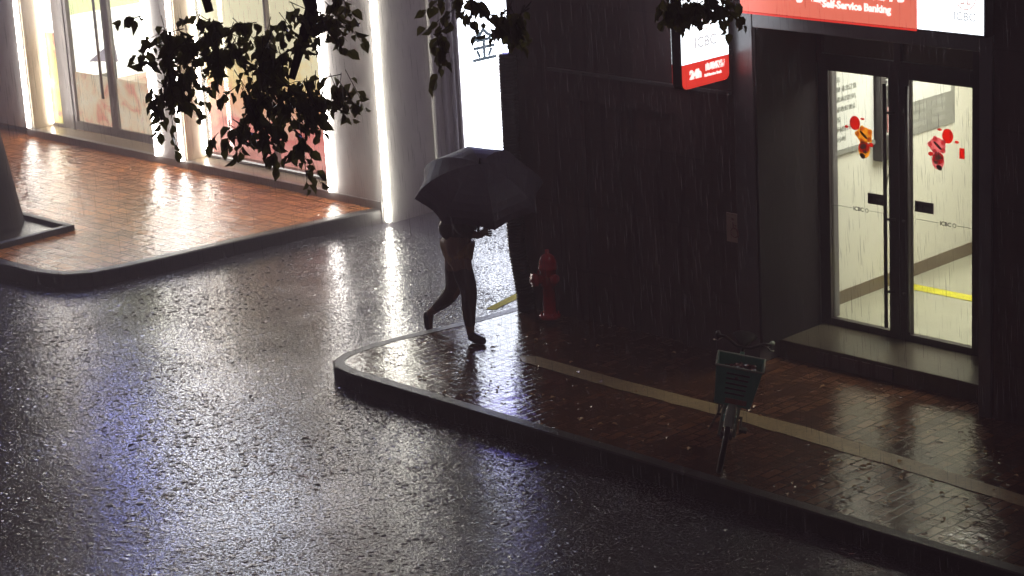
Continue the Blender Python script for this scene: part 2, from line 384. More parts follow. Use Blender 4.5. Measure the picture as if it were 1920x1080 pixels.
def text(name, body, size, m, parent, loc, right, up, bold=0., align='LEFT', ext=.002, tight=1.0):
    """writing as a mesh; right/up are unit vectors of the plane it lies in"""
    c = bpy.data.curves.new(name, 'FONT'); c.body = body; c.size = size; c.extrude = ext; c.offset = bold; c.align_x = align
    c.space_character = tight; c.resolution_u = 3
    o = bpy.data.objects.new(name + '_tmp', c); COL.objects.link(o)
    dg = bpy.context.evaluated_depsgraph_get(); dg.update()
    me = bpy.data.meshes.new_from_object(o.evaluated_get(dg))
    bpy.data.objects.remove(o); me.name = name
    me.materials.clear(); me.materials.append(m)
    r = Vector(right).normalized(); u = Vector(up).normalized(); n = r.cross(u)
    loc = Vector(loc)
    for v in me.vertices: v.co = loc + r * v.co.x + u * v.co.y + n * v.co.z
    q = bpy.data.objects.new(name, me); COL.objects.link(q); q.parent = parent
    return q
def skin(name, nodes, edges, m, parent=None, sub=2, root=0):
    """nodes: (x,y,z,r[,r2])"""
    me = bpy.data.meshes.new(name); me.from_pydata([n[:3] for n in nodes], edges, [])
    o = bpy.data.objects.new(name + '_tmp', me); COL.objects.link(o)
    sk = o.modifiers.new('skin', 'SKIN'); sk.use_smooth_shade = True
    if not me.skin_vertices: 
        bm = bmesh.new(); bm.from_mesh(me); bm.verts.layers.skin.verify(); bm.to_mesh(me); bm.free()
    for i, n in enumerate(nodes):
        d = me.skin_vertices[0].data[i]; d.radius = (n[3] * 1.12, (n[4] if len(n) > 4 else n[3]) * 1.12); d.use_root = (i == root)
    ss = o.modifiers.new('sub', 'SUBSURF'); ss.levels = sub; ss.render_levels = sub
    dg = bpy.context.evaluated_depsgraph_get(); dg.update()
    me2 = bpy.data.meshes.new_from_object(o.evaluated_get(dg)); bpy.data.objects.remove(o)
    me2.name = name; me2.materials.clear(); me2.materials.append(m)
    me2.polygons.foreach_set('use_smooth', [True] * len(me2.polygons))
    q = bpy.data.objects.new(name, me2); COL.objects.link(q)
    if parent: q.parent = parent
    return q
def arc(cx, cy, r, a0, a1, n=8):
    return [(cx + r * math.cos(math.radians(a0 + (a1 - a0) * i / n)), cy + r * math.sin(math.radians(a0 + (a1 - a0) * i / n))) for i in range(n + 1)]

# ------------------------------------------------------------------ ground, pavements
tag(MB().box(-200, 200, -200, 200, -.3, 0, 'b').build('road', M['road']), kind='structure')
# right pavement: outline (kerb line y=12.1, end rounded)
def inset_path(p, d):
    out = []
    n = len(p)
    for i in range(n):
        a = Vector(p[max(i - 1, 0)]); b = Vector(p[min(i + 1, n - 1)]); t = (b - a).normalized()
        out.append((p[i][0] - t.y * d, p[i][1] + t.x * d))
    return out
rp = [(-15.14, 14.5), (-15.20, 13.9), (-15.32, 13.35), (-15.38, 13.05), (-15.41, 12.75), (-15.395, 12.47), (-15.31, 12.29), (-15.16, 12.18), (-14.9, 12.13), (-12.0, 12.105), (-8.2, 12.06), (2.0, 12.0)]
def pavement(path, close, nm, km, pm, kw=.11, z=.15):
    """path runs with the pavement on its left"""
    ins = inset_path(path, kw)
    mb = MB()
    n = len(path); i0 = 0
    for p, q in zip(path, ins): mb.v += [(p[0], p[1], 0.0), (p[0], p[1], z - .012), (p[0] + (q[0] - p[0]) * .12, p[1] + (q[1] - p[1]) * .12, z), (q[0], q[1], z)]
    for k in range(n - 1):
        for j in range(3):
            a = k * 4 + j; mb.f.append((a, a + 4, a + 5, a + 1))
    tag(mb.build('kerb', km), kind='structure')
    mb = MB(); mb.prism(ins + close, .0, z - .003)
    return tag(mb.build(nm, pm), kind='structure')
pavement(rp, [(2.0, 16), (-15.0, 16), (-15.03, 14.5)], 'pavement', M['kerb'], M['pave_red'])
lp = [(-60, 12.2), (-30, 12.28), (-22, 12.3), (-20.8, 12.31), (-20.2, 12.35), (-19.85, 12.47), (-19.66, 12.7), (-19.58, 13.0), (-19.50, 13.5), (-19.42, 14.2), (-19.30, 15.1), (-19.15, 15.98), (-19.1, 16.2)]
pavement(lp, [(-19.3, 17.2), (-60, 17.2)], 'pavement', M['kerb'], M['pave_left'], .13)
# painted lines
mb = MB()
cl = [(-14.02, 13.38, .02), (-13.9, 13.37, .09), (-12.85, 13.335, .10), (-11.6, 13.345, .10), (-10.85, 13.335, .115), (-9.8, 13.26, .10), (-8.74, 13.17, .085), (-6, 13.0, .09), (2, 12.8, .09)]
pts = []
for a, b in zip(cl, cl[1:]):
    for k in range(12):
        t = k / 12; pts.append((a[0] + (b[0] - a[0]) * t, a[1] + (b[1] - a[1]) * t, a[2] + (b[2] - a[2]) * t))
for k, (a, b) in enumerate(zip(pts, pts[1:])):
    mb.quad((a[0], a[1] - a[2] * (1 + .16 * noise.noise(Vector((a[0] * 5, 0, 0)))), .152), (b[0], b[1] - b[2] * (1 + .16 * noise.noise(Vector((b[0] * 5, 0, 0)))), .152), (b[0], b[1] + b[2], .152), (a[0], a[1] + a[2], .152))
tag(mb.build('pavement_line', M['yellow']), kind='structure')
tag(MB().quad((-15.70, 14.55, .004), (-15.60, 14.57, .004), (-15.86, 15.75, .004), (-15.98, 15.73, .004)).build('yellow_road_line', M['yellow2']), kind='structure')
# darker bigger slabs by the left kerb
# ------------------------------------------------------------------ bank building
bank = empty('bank_building', (-12, 14.5, 0), 0, 'dark stone bank branch with recessed glass entrance on the right pavement', 'building')
def bo(o):  # keep world coordinates under an empty that is not at the origin
    o.matrix_parent_inverse = o.parent.matrix_world.inverted() if False else Matrix.Translation(o.parent.location).inverted()
    return o
X0, X1, F0, DY = -15.135, 6.0, 14.5, 15.365
PX0, PX1, PZ = -12.2, -9.963, 3.07
mb = MB()
# facade built round the portal and the room behind it, with one shallow recess
mb.box(X0, -14.25, F0, 24, 0, 9); mb.box(-14.25, -13.10, F0 + .05, 24, 0, 2.224); mb.box(-14.25, -13.10, F0, 24, 2.226, 9)
mb.box(-13.10, PX0 - .22, F0, 24, 0, 9)
mb.box(PX1 + .12, X1, F0, 24, 0, 9)
mb.box(PX0 - .218, PX1 + .118, F0 + .02, 24, 3.20, 9)
bo(mb.build('wall', M['bank'], bank))
bo(MB().box(-14.60, -12.45, F0 - .045, F0 - .002, 2.475, 2.50).build('ledge', M['portal'], bank))
mb = MB()
mb.box(PX0 - .216, PX0, F0 - .02, 15.6, 0.02, PZ + .13); mb.box(PX0 + .002, PX1 - .002, F0 - .018, F0 + .3, PZ, PZ + .128); mb.box(PX1, PX1 + .116, F0 - .02, 15.6, 0.02, PZ + .13)
bo(mb.build('portal_frame', M['portal'], bank, bevel=.006))
mb = MB(); mb.box(PX0 + .003, PX0 + .03, F0 - .015, DY - .08, .3, PZ - .01)
bo(mb.build('reveal_panel', M['bank_dark'], bank))
bo(MB().box(PX0 + .004, PX1 - .004, 14.74, 15.55, .02, .3).build('step', M['step'], bank, bevel=.008))
bo(MB().box(-11.78, -10.98, 14.722, 14.738, .16, .27).build('step_panel', M['bank'], bank))
# transom
mb = MB(); mb.box(PX0, PX1, DY - .05, DY + .05, 2.64, 2.72); mb.box(PX0, PX1, DY - .05, DY + .05, 2.98, PZ + .1)
mb.box(PX0, PX0 + .06, DY - .05, DY + .05, 2.72, 2.98); mb.box(-11.38, -11.32, DY - .05, DY + .05, 2.72, 2.98); mb.box(-10.6, PX1, DY - .05, DY + .05, 2.72, 2.98)
tf = bo(mb.build('transom', M['frame_dark'], bank))
mp = mat('lit_transom_tint', (.16, .12, .08), (.13, .1, .065), .12, scale=3)  # faint warm light in the transom glazing put into the base colour
for a, b in ((-12.14, -11.38), (-11.32, -10.6)):
    o = MB().box(a, b, DY - .01, DY + .01, 2.72, 2.98).build('transom_pane', mp, tf)
    o.matrix_parent_inverse = Matrix.Identity(4)
# door leaves
def door_leaf(xa, xb, ga, gb, hx, nm):
    lf = MB(); z0, z1 = .30, 2.64; gz0, gz1 = .36, 2.572
    lf.box(xa, ga, DY - .03, DY + .03, z0, z1); lf.box(gb, xb, DY - .03, DY + .03, z0, z1)
    lf.box(ga, gb, DY - .028, DY + .028, z0, gz0); lf.box(ga, gb, DY - .028, DY + .028, gz1, z1)
    o = bo(lf.build('door_leaf', M['frame_dark'], bank))
    MB().box(ga, gb, DY - .005, DY + .005, gz0, gz1).build('pane', M['glass'], o)
    h = MB().tube([(hx, DY - .075, .40), (hx, DY - .075, 2.53)], .0165, 10)
    for z in (.72, 1.36, 2.28): h.tube([(hx, DY - .075, z), (hx + nm * .075, DY - .03, z)], .012, 8)
    h.build('handle', M['frame_dark'], o, True)
    return o
lA = door_leaf(-12.195, -11.352, -12.09, -11.455, -11.462, 1)
lB = door_leaf(-11.346, -9.966, -11.247, -10.617, -11.235, -1)
R_, U_ = (1, 0, 0), (0, 0, 1)
YS = DY - .006
# film line with little writing on both panes
for lf, a, b, tx in ((lA, -12.09, -11.53, -11.83), (lB, -11.19, -10.617, -10.93)):
    for q0, q1 in ((a, tx - .03), (tx + .15, b)): MB().box(q0, q1, YS - .002, YS, 1.3865, 1.390).build('film_line', M['grey'], lf)
    text('film_writing', 'ICBC', .05, M['grey'], lf, (tx - .02, YS - .003, 1.372), R_, U_, .001)
    MB().torus((tx + .125, YS - .003, 1.388), (0, 1, 0), .016, .003, 16, 5).build('film_emblem', M['grey'], lf)
for lf, a, b in ((lA, -11.69, -11.515), (lB, -11.20, -11.01)):
    pl = MB().box(a, b, YS - .012, YS - .002, 1.455, 1.55).build('push_plate', mat('plate_grey', (.20, .17, .17), None, .35), lf, bevel=.003)
    text('plate_writing', '推', .062, M['black'], pl, (a + .015, YS - .014, 1.478), R_, U_, .002)
    text('plate_writing', 'PUSH', .032, M['grey'], pl, (a + .09, YS - .014, 1.49), R_, U_, .001)
# festive stickers on the panes: a lantern above a round ornament with ribbons (plain generic shapes)
def disc(mb, x, z, rx, rz, y, n=18, rot=0):
    i = len(mb.v)
    for yy in (y, y - .002):
        for k in range(n):
            a = 2 * PI * k / n; px, pz = rx * math.cos(a), rz * math.sin(a)
            mb.v.append((x + px * math.cos(rot) - pz * math.sin(rot), yy, z + px * math.sin(rot) + pz * math.cos(rot)))
    mb.f.append(tuple(range(i, i + n))); mb.f.append(tuple(range(i + n, i + 2 * n)))
    for k in range(n): mb.f.append((i + k, i + (k + 1) % n, i + n + (k + 1) % n, i + n + k))
def sticker(lf, cx, cz, s, body):
    o = MB(); disc(o, cx - .03 * s * 2, cz + .12, .055, .062, YS - .004); disc(o, cx + .035 * s, cz - .08, .06, .05, YS - .006, rot=.3)
    disc(o, cx - .12 * s - .03 * s, cz + .08, .02, .012, YS - .004); disc(o, cx + .02 * s, cz + .165, .022, .01, YS - .004)
    disc(o, cx + .11 * s, cz - .05, .024, .018, YS - .004)
    r = o.build('festive_sticker', M['filmred'], lf)
    o = MB(); disc(o, cx + .04 * s, cz + .03, .082, .068, YS - .0085); disc(o, cx + .035 * s, cz - .10, .062, .075, YS - .0065)
    for a in range(5): disc(o, cx + .04 * s + .075 * math.cos(a * 1.25 + .6), cz + .03 + .058 * math.sin(a * 1.25 + .6), .024, .024, YS - .0095)
    o.build('sticker_print', body, r)
    o = MB(); disc(o, cx + .02 * s, cz - .155, .03, .022, YS - .0095, rot=-.5); disc(o, cx + .035 * s, cz + .03, .012, .05, YS - .012, rot=.9)
    o.build('sticker_detail', mat('dark_red_ink', (.16, .03, .02), None, .5), r)
    o = MB(); disc(o, cx + .03 * s, cz - .07, .032, .022, YS - .0125, rot=.4); disc(o, cx + .05 * s, cz - .115, .02, .016, YS - .0125)
    o.build('sticker_highlight', mat('cream_ink', (.9, .72, .45), None, .5), r)
sticker(lA, -11.76, 2.02, 1, M['orange']); sticker(lB, -10.93, 2.02, -1, M['pinksk'])
o = MB(); o.box(-10.755, -10.705, YS - .005, YS - .003, 1.965, 2.055); o.build('red_paper_sticker', M['filmred'], lB)
# interior room
IX, IY, RX = -12.413, 17.96, -9.3
mb = MB(); mb.box(IX - .02, IX, 15.42, IY, .3, 3.1); mb.box(IX - .02, RX, IY, IY + .02, .3, 3.1); mb.box(RX, RX + .02, 15.42, IY, .3, 3.1); mb.box(IX, RX, 15.42, IY, 3.1, 3.12)
mb.box(-9.96, RX, 15.42, 15.44, .3, 3.1); mb.box(IX, -12.2, 15.42, 15.44, .3, 3.1)
bo(mb.build('interior_wall', M['cream'], bank))
bo(MB().box(IX, RX, 15.55, IY, .28, .3).build('interior_floor', M['intfloor'], bank))
mb = MB(); mb.box(IX, IX + .012, 15.44, IY, .3, .42); mb.box(IX + .012, RX, IY - .012, IY, .3, .42)
bo(mb.build('skirting', M['skirt'], bank))
bo(MB().quad((IX + .013, 16.61, .304), (RX, 16.61, .304), (RX, 16.76, .304), (IX + .013, 16.76, .304)).build('floor_line', mat('floor_yellow', (.85, .78, .02), None, .3), bank))
bo(MB().box(IX + .012, IX + .016, 16.61, 16.76, .3, .42).build('skirting_tape', mat('tape_yellow', (.75, .6, .05), None, .3), bank))
bo(MB().box(-11.8, -9.9, 15.9, 17.4, 3.06, 3.09).build('ceiling_light', M['ceil'], bank))
# things on the room's left wall
Y_, ZU = (0, 1, 0), (0, 0, 1)
nb = empty('notice_board', (IX, 15.9, 1.7), 0, 'large white wall board with grey lower edge behind the left door pane', 'notice board')
bo(MB().box(IX + .002, IX + .03, 15.46, 16.36, 1.735, 2.75).build('board', M['white'], nb)); bo(MB().box(IX + .002, IX + .045, 15.46, 16.36, 1.695, 1.732).build('edge_rail', M['grey'], nb))
for k in range(7):
    bo(text('print', ['自助银行服务', '业务办理须知 请您注意', '一、插卡后请遮挡密码', '二、取款后请收好现金', '三、谨防诈骗', '四、如有疑问请咨询', '服务时间 24小时'][k], .055, mat('faint_ink', (.55, .56, .52), None, .6) if k == 0 else bpy.data.materials['faint_ink'], nb, (IX + .033, 15.55, 2.35 - k * .09), Y_, ZU))
wp = empty('wall_poster', (IX, 17.2, 1.9), 0, 'framed poster, white above and grey below, seen through the right door pane', 'poster')
bo(MB().box(IX + .002, IX + .02, 16.80, 17.62, 1.655, 2.40).build('backing', M['grey'], wp)); bo(MB().box(IX + .021, IX + .026, 16.80, 17.55, 1.97, 2.36).build('white_panel', M['white'], wp))
m_ = MB()
for r in range(3):
    for c in range(2): m_.box(IX + .021, IX + .023, 16.95 + c * .3, 17.16 + c * .3, 1.72 + r * .08, 1.765 + r * .08)
bo(m_.build('print_rows', mat('pale_print', (.42, .42, .38), None, .6), wp))
tm = empty('wall_terminal', (IX, 16.56, 1.5), 0, 'tall black wall terminal with red screen behind the left door pane', 'terminal')
bo(MB().box(IX + .002, IX + .10, 16.38, 16.80, 1.53, 2.36).build('body', mat('terminal_case', (.05, .042, .045), None, .4), tm, bevel=.008))
bo(MB().box(IX + .101, IX + .106, 16.47, 16.77, 1.79, 2.02).build('screen', emat('red_screen', (.9, .06, .04), .9), tm))
bo(MB().box(IX + .101, IX + .105, 16.44, 16.77, 1.765, 1.785).build('white_strip', M['white'], tm))
bo(text('heading', '工银', .075, M['white'], tm, (IX + .103, 16.43, 2.22), Y_, ZU, .001)); bo(text('small_print', '存取款服务\n转账 查询', .045, M['grey'], tm, (IX + .103, 16.43, 2.14), Y_, ZU))
bo(MB().tube([(IX + .02, 16.60, 1.53), (IX + .02, 16.63, 1.42), (IX + .02, 16.57, 1.33), (IX + .012, 16.56, 1.22)], .006, 6).build('cable', M['black'], tm, True))
sk_ = empty('wall_socket', (IX, 15.82, .75), 0, 'small white socket plate low on the cream wall behind the left pane', 'socket')
bo(MB().box(IX + .001, IX + .012, 15.79, 15.87, .72, .80).build('plate', M['white'], sk_)); m_ = MB()
for dy in (.025, .05): m_.box(IX + .0122, IX + .0135, 15.79 + dy, 15.795 + dy, .75, .77)
bo(m_.build('slots', M['grey'], sk_))

# illuminated sign above the entrance
sg = empty('entrance_sign', (-11, F0, 3.2), 0, 'long red and white illuminated sign above the glass entrance', 'sign')
SY = F0 - .14
bo(MB().box(-12.225, -9.835, SY + .008, F0 - .022, 3.205, 4.15).build('casing', M['frame_dark'], sg))
bo(MB().box(-12.215, -10.452, SY, SY + .006, 3.225, 4.13).build('red_face', M['signcoral'], sg))
bo(MB().box(-10.448, -9.845, SY, SY + .006, 3.225, 4.13).build('white_face', M['signwhite'], sg))
bo(MB().box(-12.215, -10.45, SY - .006, SY - .001, 3.207, 3.222).build('bottom_trim', M['signred'], sg))
bo(text('english_writing', 'Self-Service Banking', .083, M['sign_text'], sg, (-11.36, SY - .004, 3.325), R_, U_, .003))
bo(text('chinese_writing', '自助银行', .21, M['sign_text'], sg, (-11.37, SY - .004, 3.44), R_, U_, .006))
def logo(parent, c, right, r, m_, d=.003, nm='bank_emblem'):
    """ring round an open I-beam shape"""
    c = Vector(c); rt = Vector(right).normalized(); up = Vector((0, 0, 1)); n = rt.cross(up)
    o = MB(); o.torus(c + n * d, n, r, r * .075, 32, 6)
    for (x0, x1, z0, z1) in ((-.55, -.1, .42, .6), (.1, .55, .42, .6), (-.55, -.1, -.6, -.42), (.1, .55, -.6, -.42), (-.25, -.1, -.42, .42), (.1, .25, -.42, .42), (-.55, -.42, -.1, .1), (.42, .55, -.1, .1)):
        q = [c + rt * x * r + up * z * r + n * d for x, z in ((x0, z0), (x1, z0), (x1, z1), (x0, z1))]
        o.quad(*q)
    return bo(o.build(nm, m_, parent))
logo(sg, (-10.0, SY - .002, 3.50), R_, .09, M['faintpink'])
bo(text('bank_letters', 'ICBC', .09, M['faintgrey'], sg, (-10.11, SY - .003, 3.325), R_, U_, .002))
bo(text('hours_writing', '24小时', .19, M['sign_text'], sg, (-11.86, SY - .004, 3.36), R_, U_, .005))

# projecting light box
hb = empty('projecting_sign', (-12.45, 14.5, 2.6), 0, 'projecting white light box with red lower band left of the entrance', 'sign')
def rrect(y0, y1, z0, z1, r, n=5):
    p = []
    for cy, cz, a0 in ((y1 - r, z0 + r, -90), (y1 - r, z1 - r, 0), (y0 + r, z1 - r, 90), (y0 + r, z0 + r, 180)):
        for i in range(n + 1): a = math.radians(a0 + 90 * i / n); p.append((cy + r * math.cos(a), cz + r * math.sin(a)))
    return p
def plate(pts, x0, x1):
    m_ = MB(); n = len(pts); m_.v += [(x0, y, z) for y, z in pts] + [(x1, y, z) for y, z in pts]
    m_.f += [tuple(range(n)), tuple(range(2 * n - 1, n - 1, -1))]
    for k in range(n): m_.f.append((k, (k + 1) % n, n + (k + 1) % n, n + k))
    return m_
HY0, HY1, HZ0, HZ1, HX = 13.825, 14.42, 2.625, 3.62, -12.40
bo(plate(rrect(HY0, HY1, HZ0, HZ1, .06), HX - .105, HX - .006).build('casing', M['frame_dark'], hb))
def cut(pts, zc, lower):
    out = []
    n = len(pts)
    for i in range(n):
        a, b = pts[i], pts[(i + 1) % n]; ina = (a[1] <= zc) == lower; inb = (b[1] <= zc) == lower
        if ina: out.append(a)
        if ina != inb: t = (zc - a[1]) / (b[1] - a[1]); out.append((a[0] + (b[0] - a[0]) * t, zc))
    return out
full = rrect(HY0 + .006, HY1 - .006, HZ0 + .006, HZ1 - .006, .055)
for xa, xb in ((HX - .005, HX), (HX - .112, HX - .106)):
    bo(plate(cut(full, 2.838, False), xa, xb).build('white_face', M['signwhite'], hb)); bo(plate(cut(full, 2.834, True), xa, xb).build('red_face', M['signred'], hb))
for z in (2.80, 3.35): bo(MB().box(HX - .09, HX - .03, HY1, F0 - .001, z, z + .06).build('bracket', M['frame_dark'], hb))
logo(hb, (HX + .001, 14.13, 3.18), Y_, .085, M['faintpink'])
bo(text('bank_letters', 'ICBC', .125, M['faintgrey'], hb, (HX + .002, 13.985, 2.955), Y_, ZU, .002))
bo(text('hours_writing', '24h', .095, M['sign_text'], hb, (HX + .002, 13.92, 2.71), Y_, ZU, .006))
bo(text('band_writing', '自助银行', .062, M['sign_text'], hb, (HX + .002, 14.11, 2.755), Y_, ZU, .003))
bo(text('band_writing', 'Self-Service Bank', .031, M['sign_text'], hb, (HX + .002, 14.10, 2.70), Y_, ZU, .0015))
# wheelchair plaque
pq = empty('wheelchair_plaque', (-12.45, F0, 1.3), 0, 'small beige wheelchair access plaque on the dark wall', 'plaque')
bo(MB().box(-12.54, -12.425 + .06, F0 - .016, F0 - .001, 1.185, 1.44).build('plate', M['plaque'], pq, bevel=.003))
m_ = MB(); cx = -12.45; yy = F0 - .018
m_.torus((cx + .005, yy, 1.275), (0, 1, 0), .042, .006, 20, 5); m_.tube([(cx - .012, yy, 1.37), (cx - .008, yy, 1.315), (cx + .03, yy, 1.305), (cx + .052, yy, 1.24)], .007, 6)
m_.tube([(cx - .01, yy, 1.345), (cx + .03, yy, 1.338)], .005, 6); disc(m_, cx - .014, 1.392, .013, .013, yy)
bo(m_.build('wheelchair_symbol', M['plaque_ink'], pq))

# ------------------------------------------------------------------ shop building
shop = empty('shop_building', (-22, 16.2, 0), 0, 'grey shop building with vertical light strips and lit windows', 'building')
SF, SW, CX = 16.2, 16.55, -18.98
SZ = .24
mb = MB()
mb.box(-60, CX, SW + 2.4, 30, 0, 9)          # mass behind the rooms
mb.box(-60, CX, SF, SW + 2.4, 4.6, 9)        # upper floors
mb.box(-60, -27.9, SF, SW + 2.4, 0, 4.6); 
mb.box(-19.93, CX, SF + .0, SW + 2.4, 0, 4.6); mb.box(-23.28, -22.75, SF, SW + 2.4, SZ + .001, 4.6); mb.box(-26.78, -26.15, SF, SW + 2.4, SZ + .001, 4.6)
mb.box(-27.9, -26.78, SF, SW + 2.4, SZ + .001, 4.6)
mb.box(-26.15, -23.28, SF + .1, SW + .05, 3.35, 4.6); mb.box(-22.75, -19.93, SF + .1, SW + .05, 3.35, 4.6)
bo(mb.build('wall', M['shop'], shop))
def pieces(name, m_, par, boxes, bevel=0., place=True):
    for b in boxes:
        o = MB().box(*b).build(name, m_, par, bevel=bevel)
        if place: bo(o)
pieces('reveal_lining', M['shop_warm'], shop, [(-26.149, -26.135, SF + .03, SW - .03, SZ, 3.35), (-22.749, -22.735, SF + .03, SW - .03, SZ, 3.35)])
pieces('plinth', M['plinth'], shop, [(-26.26, CX - .1, SF - .012, SF + .06, 0.0, SZ), (-60, -27.95, SF - .012, SF + .06, 0, SZ)], .006)
pieces('sill', M['sill'], shop, [(-26.13, -23.285, SF + .062, SW, .1, SZ - .004), (-22.73, -19.935, SF + .062, SW, .1, SZ - .004)])
def strip(x, y, z0, z1, m_=None, w_=.022):
    o = MB().box(x - w_, x + w_, y - w_, y + w_, z0, z1).build('light_strip', m_ or M['led'], shop, bevel=.006); return bo(o)
ZT = 3.3
strip(-26.155, SF - .036, .27, ZT); strip(-23.277, SF - .036, .25, ZT); strip(-22.755, SF - .036, .25, ZT); strip(-19.925, SF - .036, .25, ZT)
strip(-26.11, SW - .05, .27, ZT, None, .015); strip(-22.71, SW - .05, .27, ZT, None, .015)
strip(CX + .022, SF - .030, .04, 4.2, M['led_corner'], .026)

# rooms behind the glass
def room(x0, x1, nm):
    m_ = MB(); m_.box(x0, x1, SW + 2.36, SW + 2.4, .1, 3.3); m_.box(x0, x0 + .02, SW + .08, SW + 2.36, .1, 3.3); m_.box(x1 - .02, x1, SW + .08, SW + 2.36, .1, 3.3); m_.box(x0, x1, SW + .08, SW + 2.4, 3.3, 3.34)
    m_.box(x0, x1, SW + .08, SW + 2.4, .05, .12)
    return bo(m_.build('interior_wall', M['white'], shop))
room(-26.14, -23.285, 'a'); room(-22.74, -19.935, 'b')
for a, b in ((-25.9, -23.5), (-22.5, -20.2)):
    bo(MB().box(a, b, SW + .5, SW + 2.1, 3.26, 3.29).build('ceiling_light', emat('shop_ceiling_light', (1, .93, .8), 6.0) if 'shop_ceiling_light' not in bpy.data.materials else bpy.data.materials['shop_ceiling_light'], shop))
# left bay: side light + double door
FZ = 3.3
def frame_bar(m_, xa, xb, z0, z1, d=.04): m_.box(xa, xb, SW - d, SW + d, z0, z1)
pieces('door_post', M['doorgrey'], shop, [(-25.86, -25.60, SW - .04, SW + .04, SZ, FZ), (-23.62, -23.30, SW - .05, SW + .05, SZ, FZ)]); pieces('side_sill', M['doorgrey'], shop, [(-26.13, -25.862, SW - .04, SW + .04, SZ, SZ + .04)])
def leaf(xa, xb, hx):
    m_ = MB(); m_.box(xa, xb, SW - .03, SW + .03, SZ + .01, SZ + .12); m_.box(xa, xa + .07, SW - .03, SW + .03, SZ + .12, FZ); m_.box(xb - .07, xb, SW - .03, SW + .03, SZ + .12, FZ)
    o = bo(m_.build('shop_door', M['doorgrey'], shop)); MB().box(xa + .07, xb - .07, SW - .004, SW + .004, SZ + .12, FZ).build('pane', M['glass'], o)
    MB().tube([(hx, SW - .08, .75), (hx, SW - .08, 2.6)], .02, 10).build('handle', M['steel'], o, True)
    MB().box(xa + .07, xb - .07, SW + .008, SW + .012, SZ + .12, 1.02).build('flower_film', M['poster_fl'], o)
    return o
d1 = leaf(-25.60, -24.66, -24.80); d2 = leaf(-24.655, -23.62, -24.50)
bo(MB().box(-26.13, -25.862, SW - .004, SW + .004, SZ + .04, 1.5).build('side_poster', M['poster_yel'], shop))
bo(MB().box(-26.13, -25.862, SW - .004, SW + .004, 1.502, FZ).build('side_pane', M['shopglow'], shop))
# lit display on the left wall of the left room
ct = empty('wall_display', (-26.1, 17.4, .12), 0, 'white backlit wall display with lime header seen through the shop doors', 'display')
WX = -26.118
bo(MB().box(WX, WX + .03, 16.7, 18.8, 1.66, 3.2).build('header', M['shoplime'], ct)); bo(MB().box(WX, WX + .04, 16.66, 18.8, .70, 1.655).build('white_panel', M['shopglow'], ct))
bo(MB().box(WX, WX + .30, 16.7, 18.6, .12, .69).build('display_box', M['poster_fl'], ct))
bo(plate([(17.15, 1.0), (17.62, .92), (17.58, 1.22), (17.42, 1.14)], WX + .041, WX + .045).build('violet_print', M['violet'], ct))
bo(plate([(17.0, .74), (17.5, .74), (17.5, .80), (17.0, .80)], WX + .041, WX + .046).build('grey_print', M['grey'], ct))
cb = empty('shop_counter', (-24.7, 18.5, .12), 0, 'white counter at the back of the left shop room', 'counter')
bo(MB().box(-25.9, -23.5, 18.45, 18.85, .12, 1.1).build('cabinet', M['shopglow'], cb)); bo(MB().box(-25.95, -23.45, 18.40, 18.86, 1.102, 1.14).build('counter_top', M['white'], cb))
# right bay: big window with posters
m_ = MB(); frame_bar(m_, -22.73, -19.935, SZ, SZ + .05); frame_bar(m_, -21.36, -21.32, SZ + .05, FZ, .03)
wf = bo(m_.build('window_frame', M['doorgrey'], shop)); MB().box(-22.73, -19.935, SW - .004, SW + .004, SZ + .05, FZ).build('pane', M['glass'], wf)
pieces('window_poster', M['poster_grad'], shop, [(-22.72, -21.345, SW + .05, SW + .06, SZ + .05, FZ), (-21.335, -19.94, SW + .05, SW + .06, SZ + .05, FZ)])
bo(MB().box(-22.73, -19.935, SW - .055, SW - .042, SZ + .035, SZ + .05).build('bottom_trim', emat('pale_trim_light', (.9, .95, .9), .9), shop))
# fascia light boxes above the windows (outside the frame, seen in the wet road)
fs = empty('fascia_sign', (-23, SF, 3.4), 0, 'long pale light box above the shop windows', 'sign')
bo(MB().box(-25.4, -19.95, SF - .10, SF + .09, 3.42, 4.30).build('casing', M['doorgrey'], fs)); bo(MB().box(-24.95, -23.95, SF - .112, SF - .102, 3.46, 4.26).build('blue_face', M['fascia'], fs)); bo(MB().box(-23.93, -20.7, SF - .112, SF - .102, 3.46, 4.26).build('white_face', M['fasciawhite'], fs)); bo(MB().box(-20.68, -20.0, SF - .112, SF - .102, 3.46, 4.26).build('warm_face', M['fascia2'], fs))
# tall side light box on the alley wall
sp = empty('alley_light_box', (CX, 18, 0), 0, 'tall white light box with dark characters on the grey side wall', 'sign')
bo(MB().box(CX + .001, CX + .055, 17.32, 20.6, .30, 3.9).build('casing', M['doorgrey'], sp)); bo(MB().box(CX + .056, CX + .064, 17.36, 20.55, .34, 2.95).build('white_face', M['panelwhite'], sp)); bo(MB().box(CX + .056, CX + .064, 17.36, 20.55, 2.97, 3.86).build('blue_face', M['bluesign'], sp))
bo(text('characters', '金', .42, M['jin'], sp, (CX + .066, 17.53, 1.63), Y_, ZU, .004)); bo(text('characters', '行', .46, M['jin2'], sp, (CX + .066, 18.05, 1.66), Y_, ZU, .002))
bo(MB().box(CX + .0655, CX + .069, 17.95, 18.25, .95, 1.5).build('poster_print', postermat('pale_print_patch', 31, [(.4, (1, .9, .95)), (.6, (.85, .8, .9)), (.7, (1, .85, .7))], 1.6, 6), sp))
for y in (16.95, 17.12, 17.26): bo(MB().tube([(CX + .035, y, .0), (CX + .035, y, 8.9)], .026, 8).build('drain_pipe', M['shop'], shop, True))
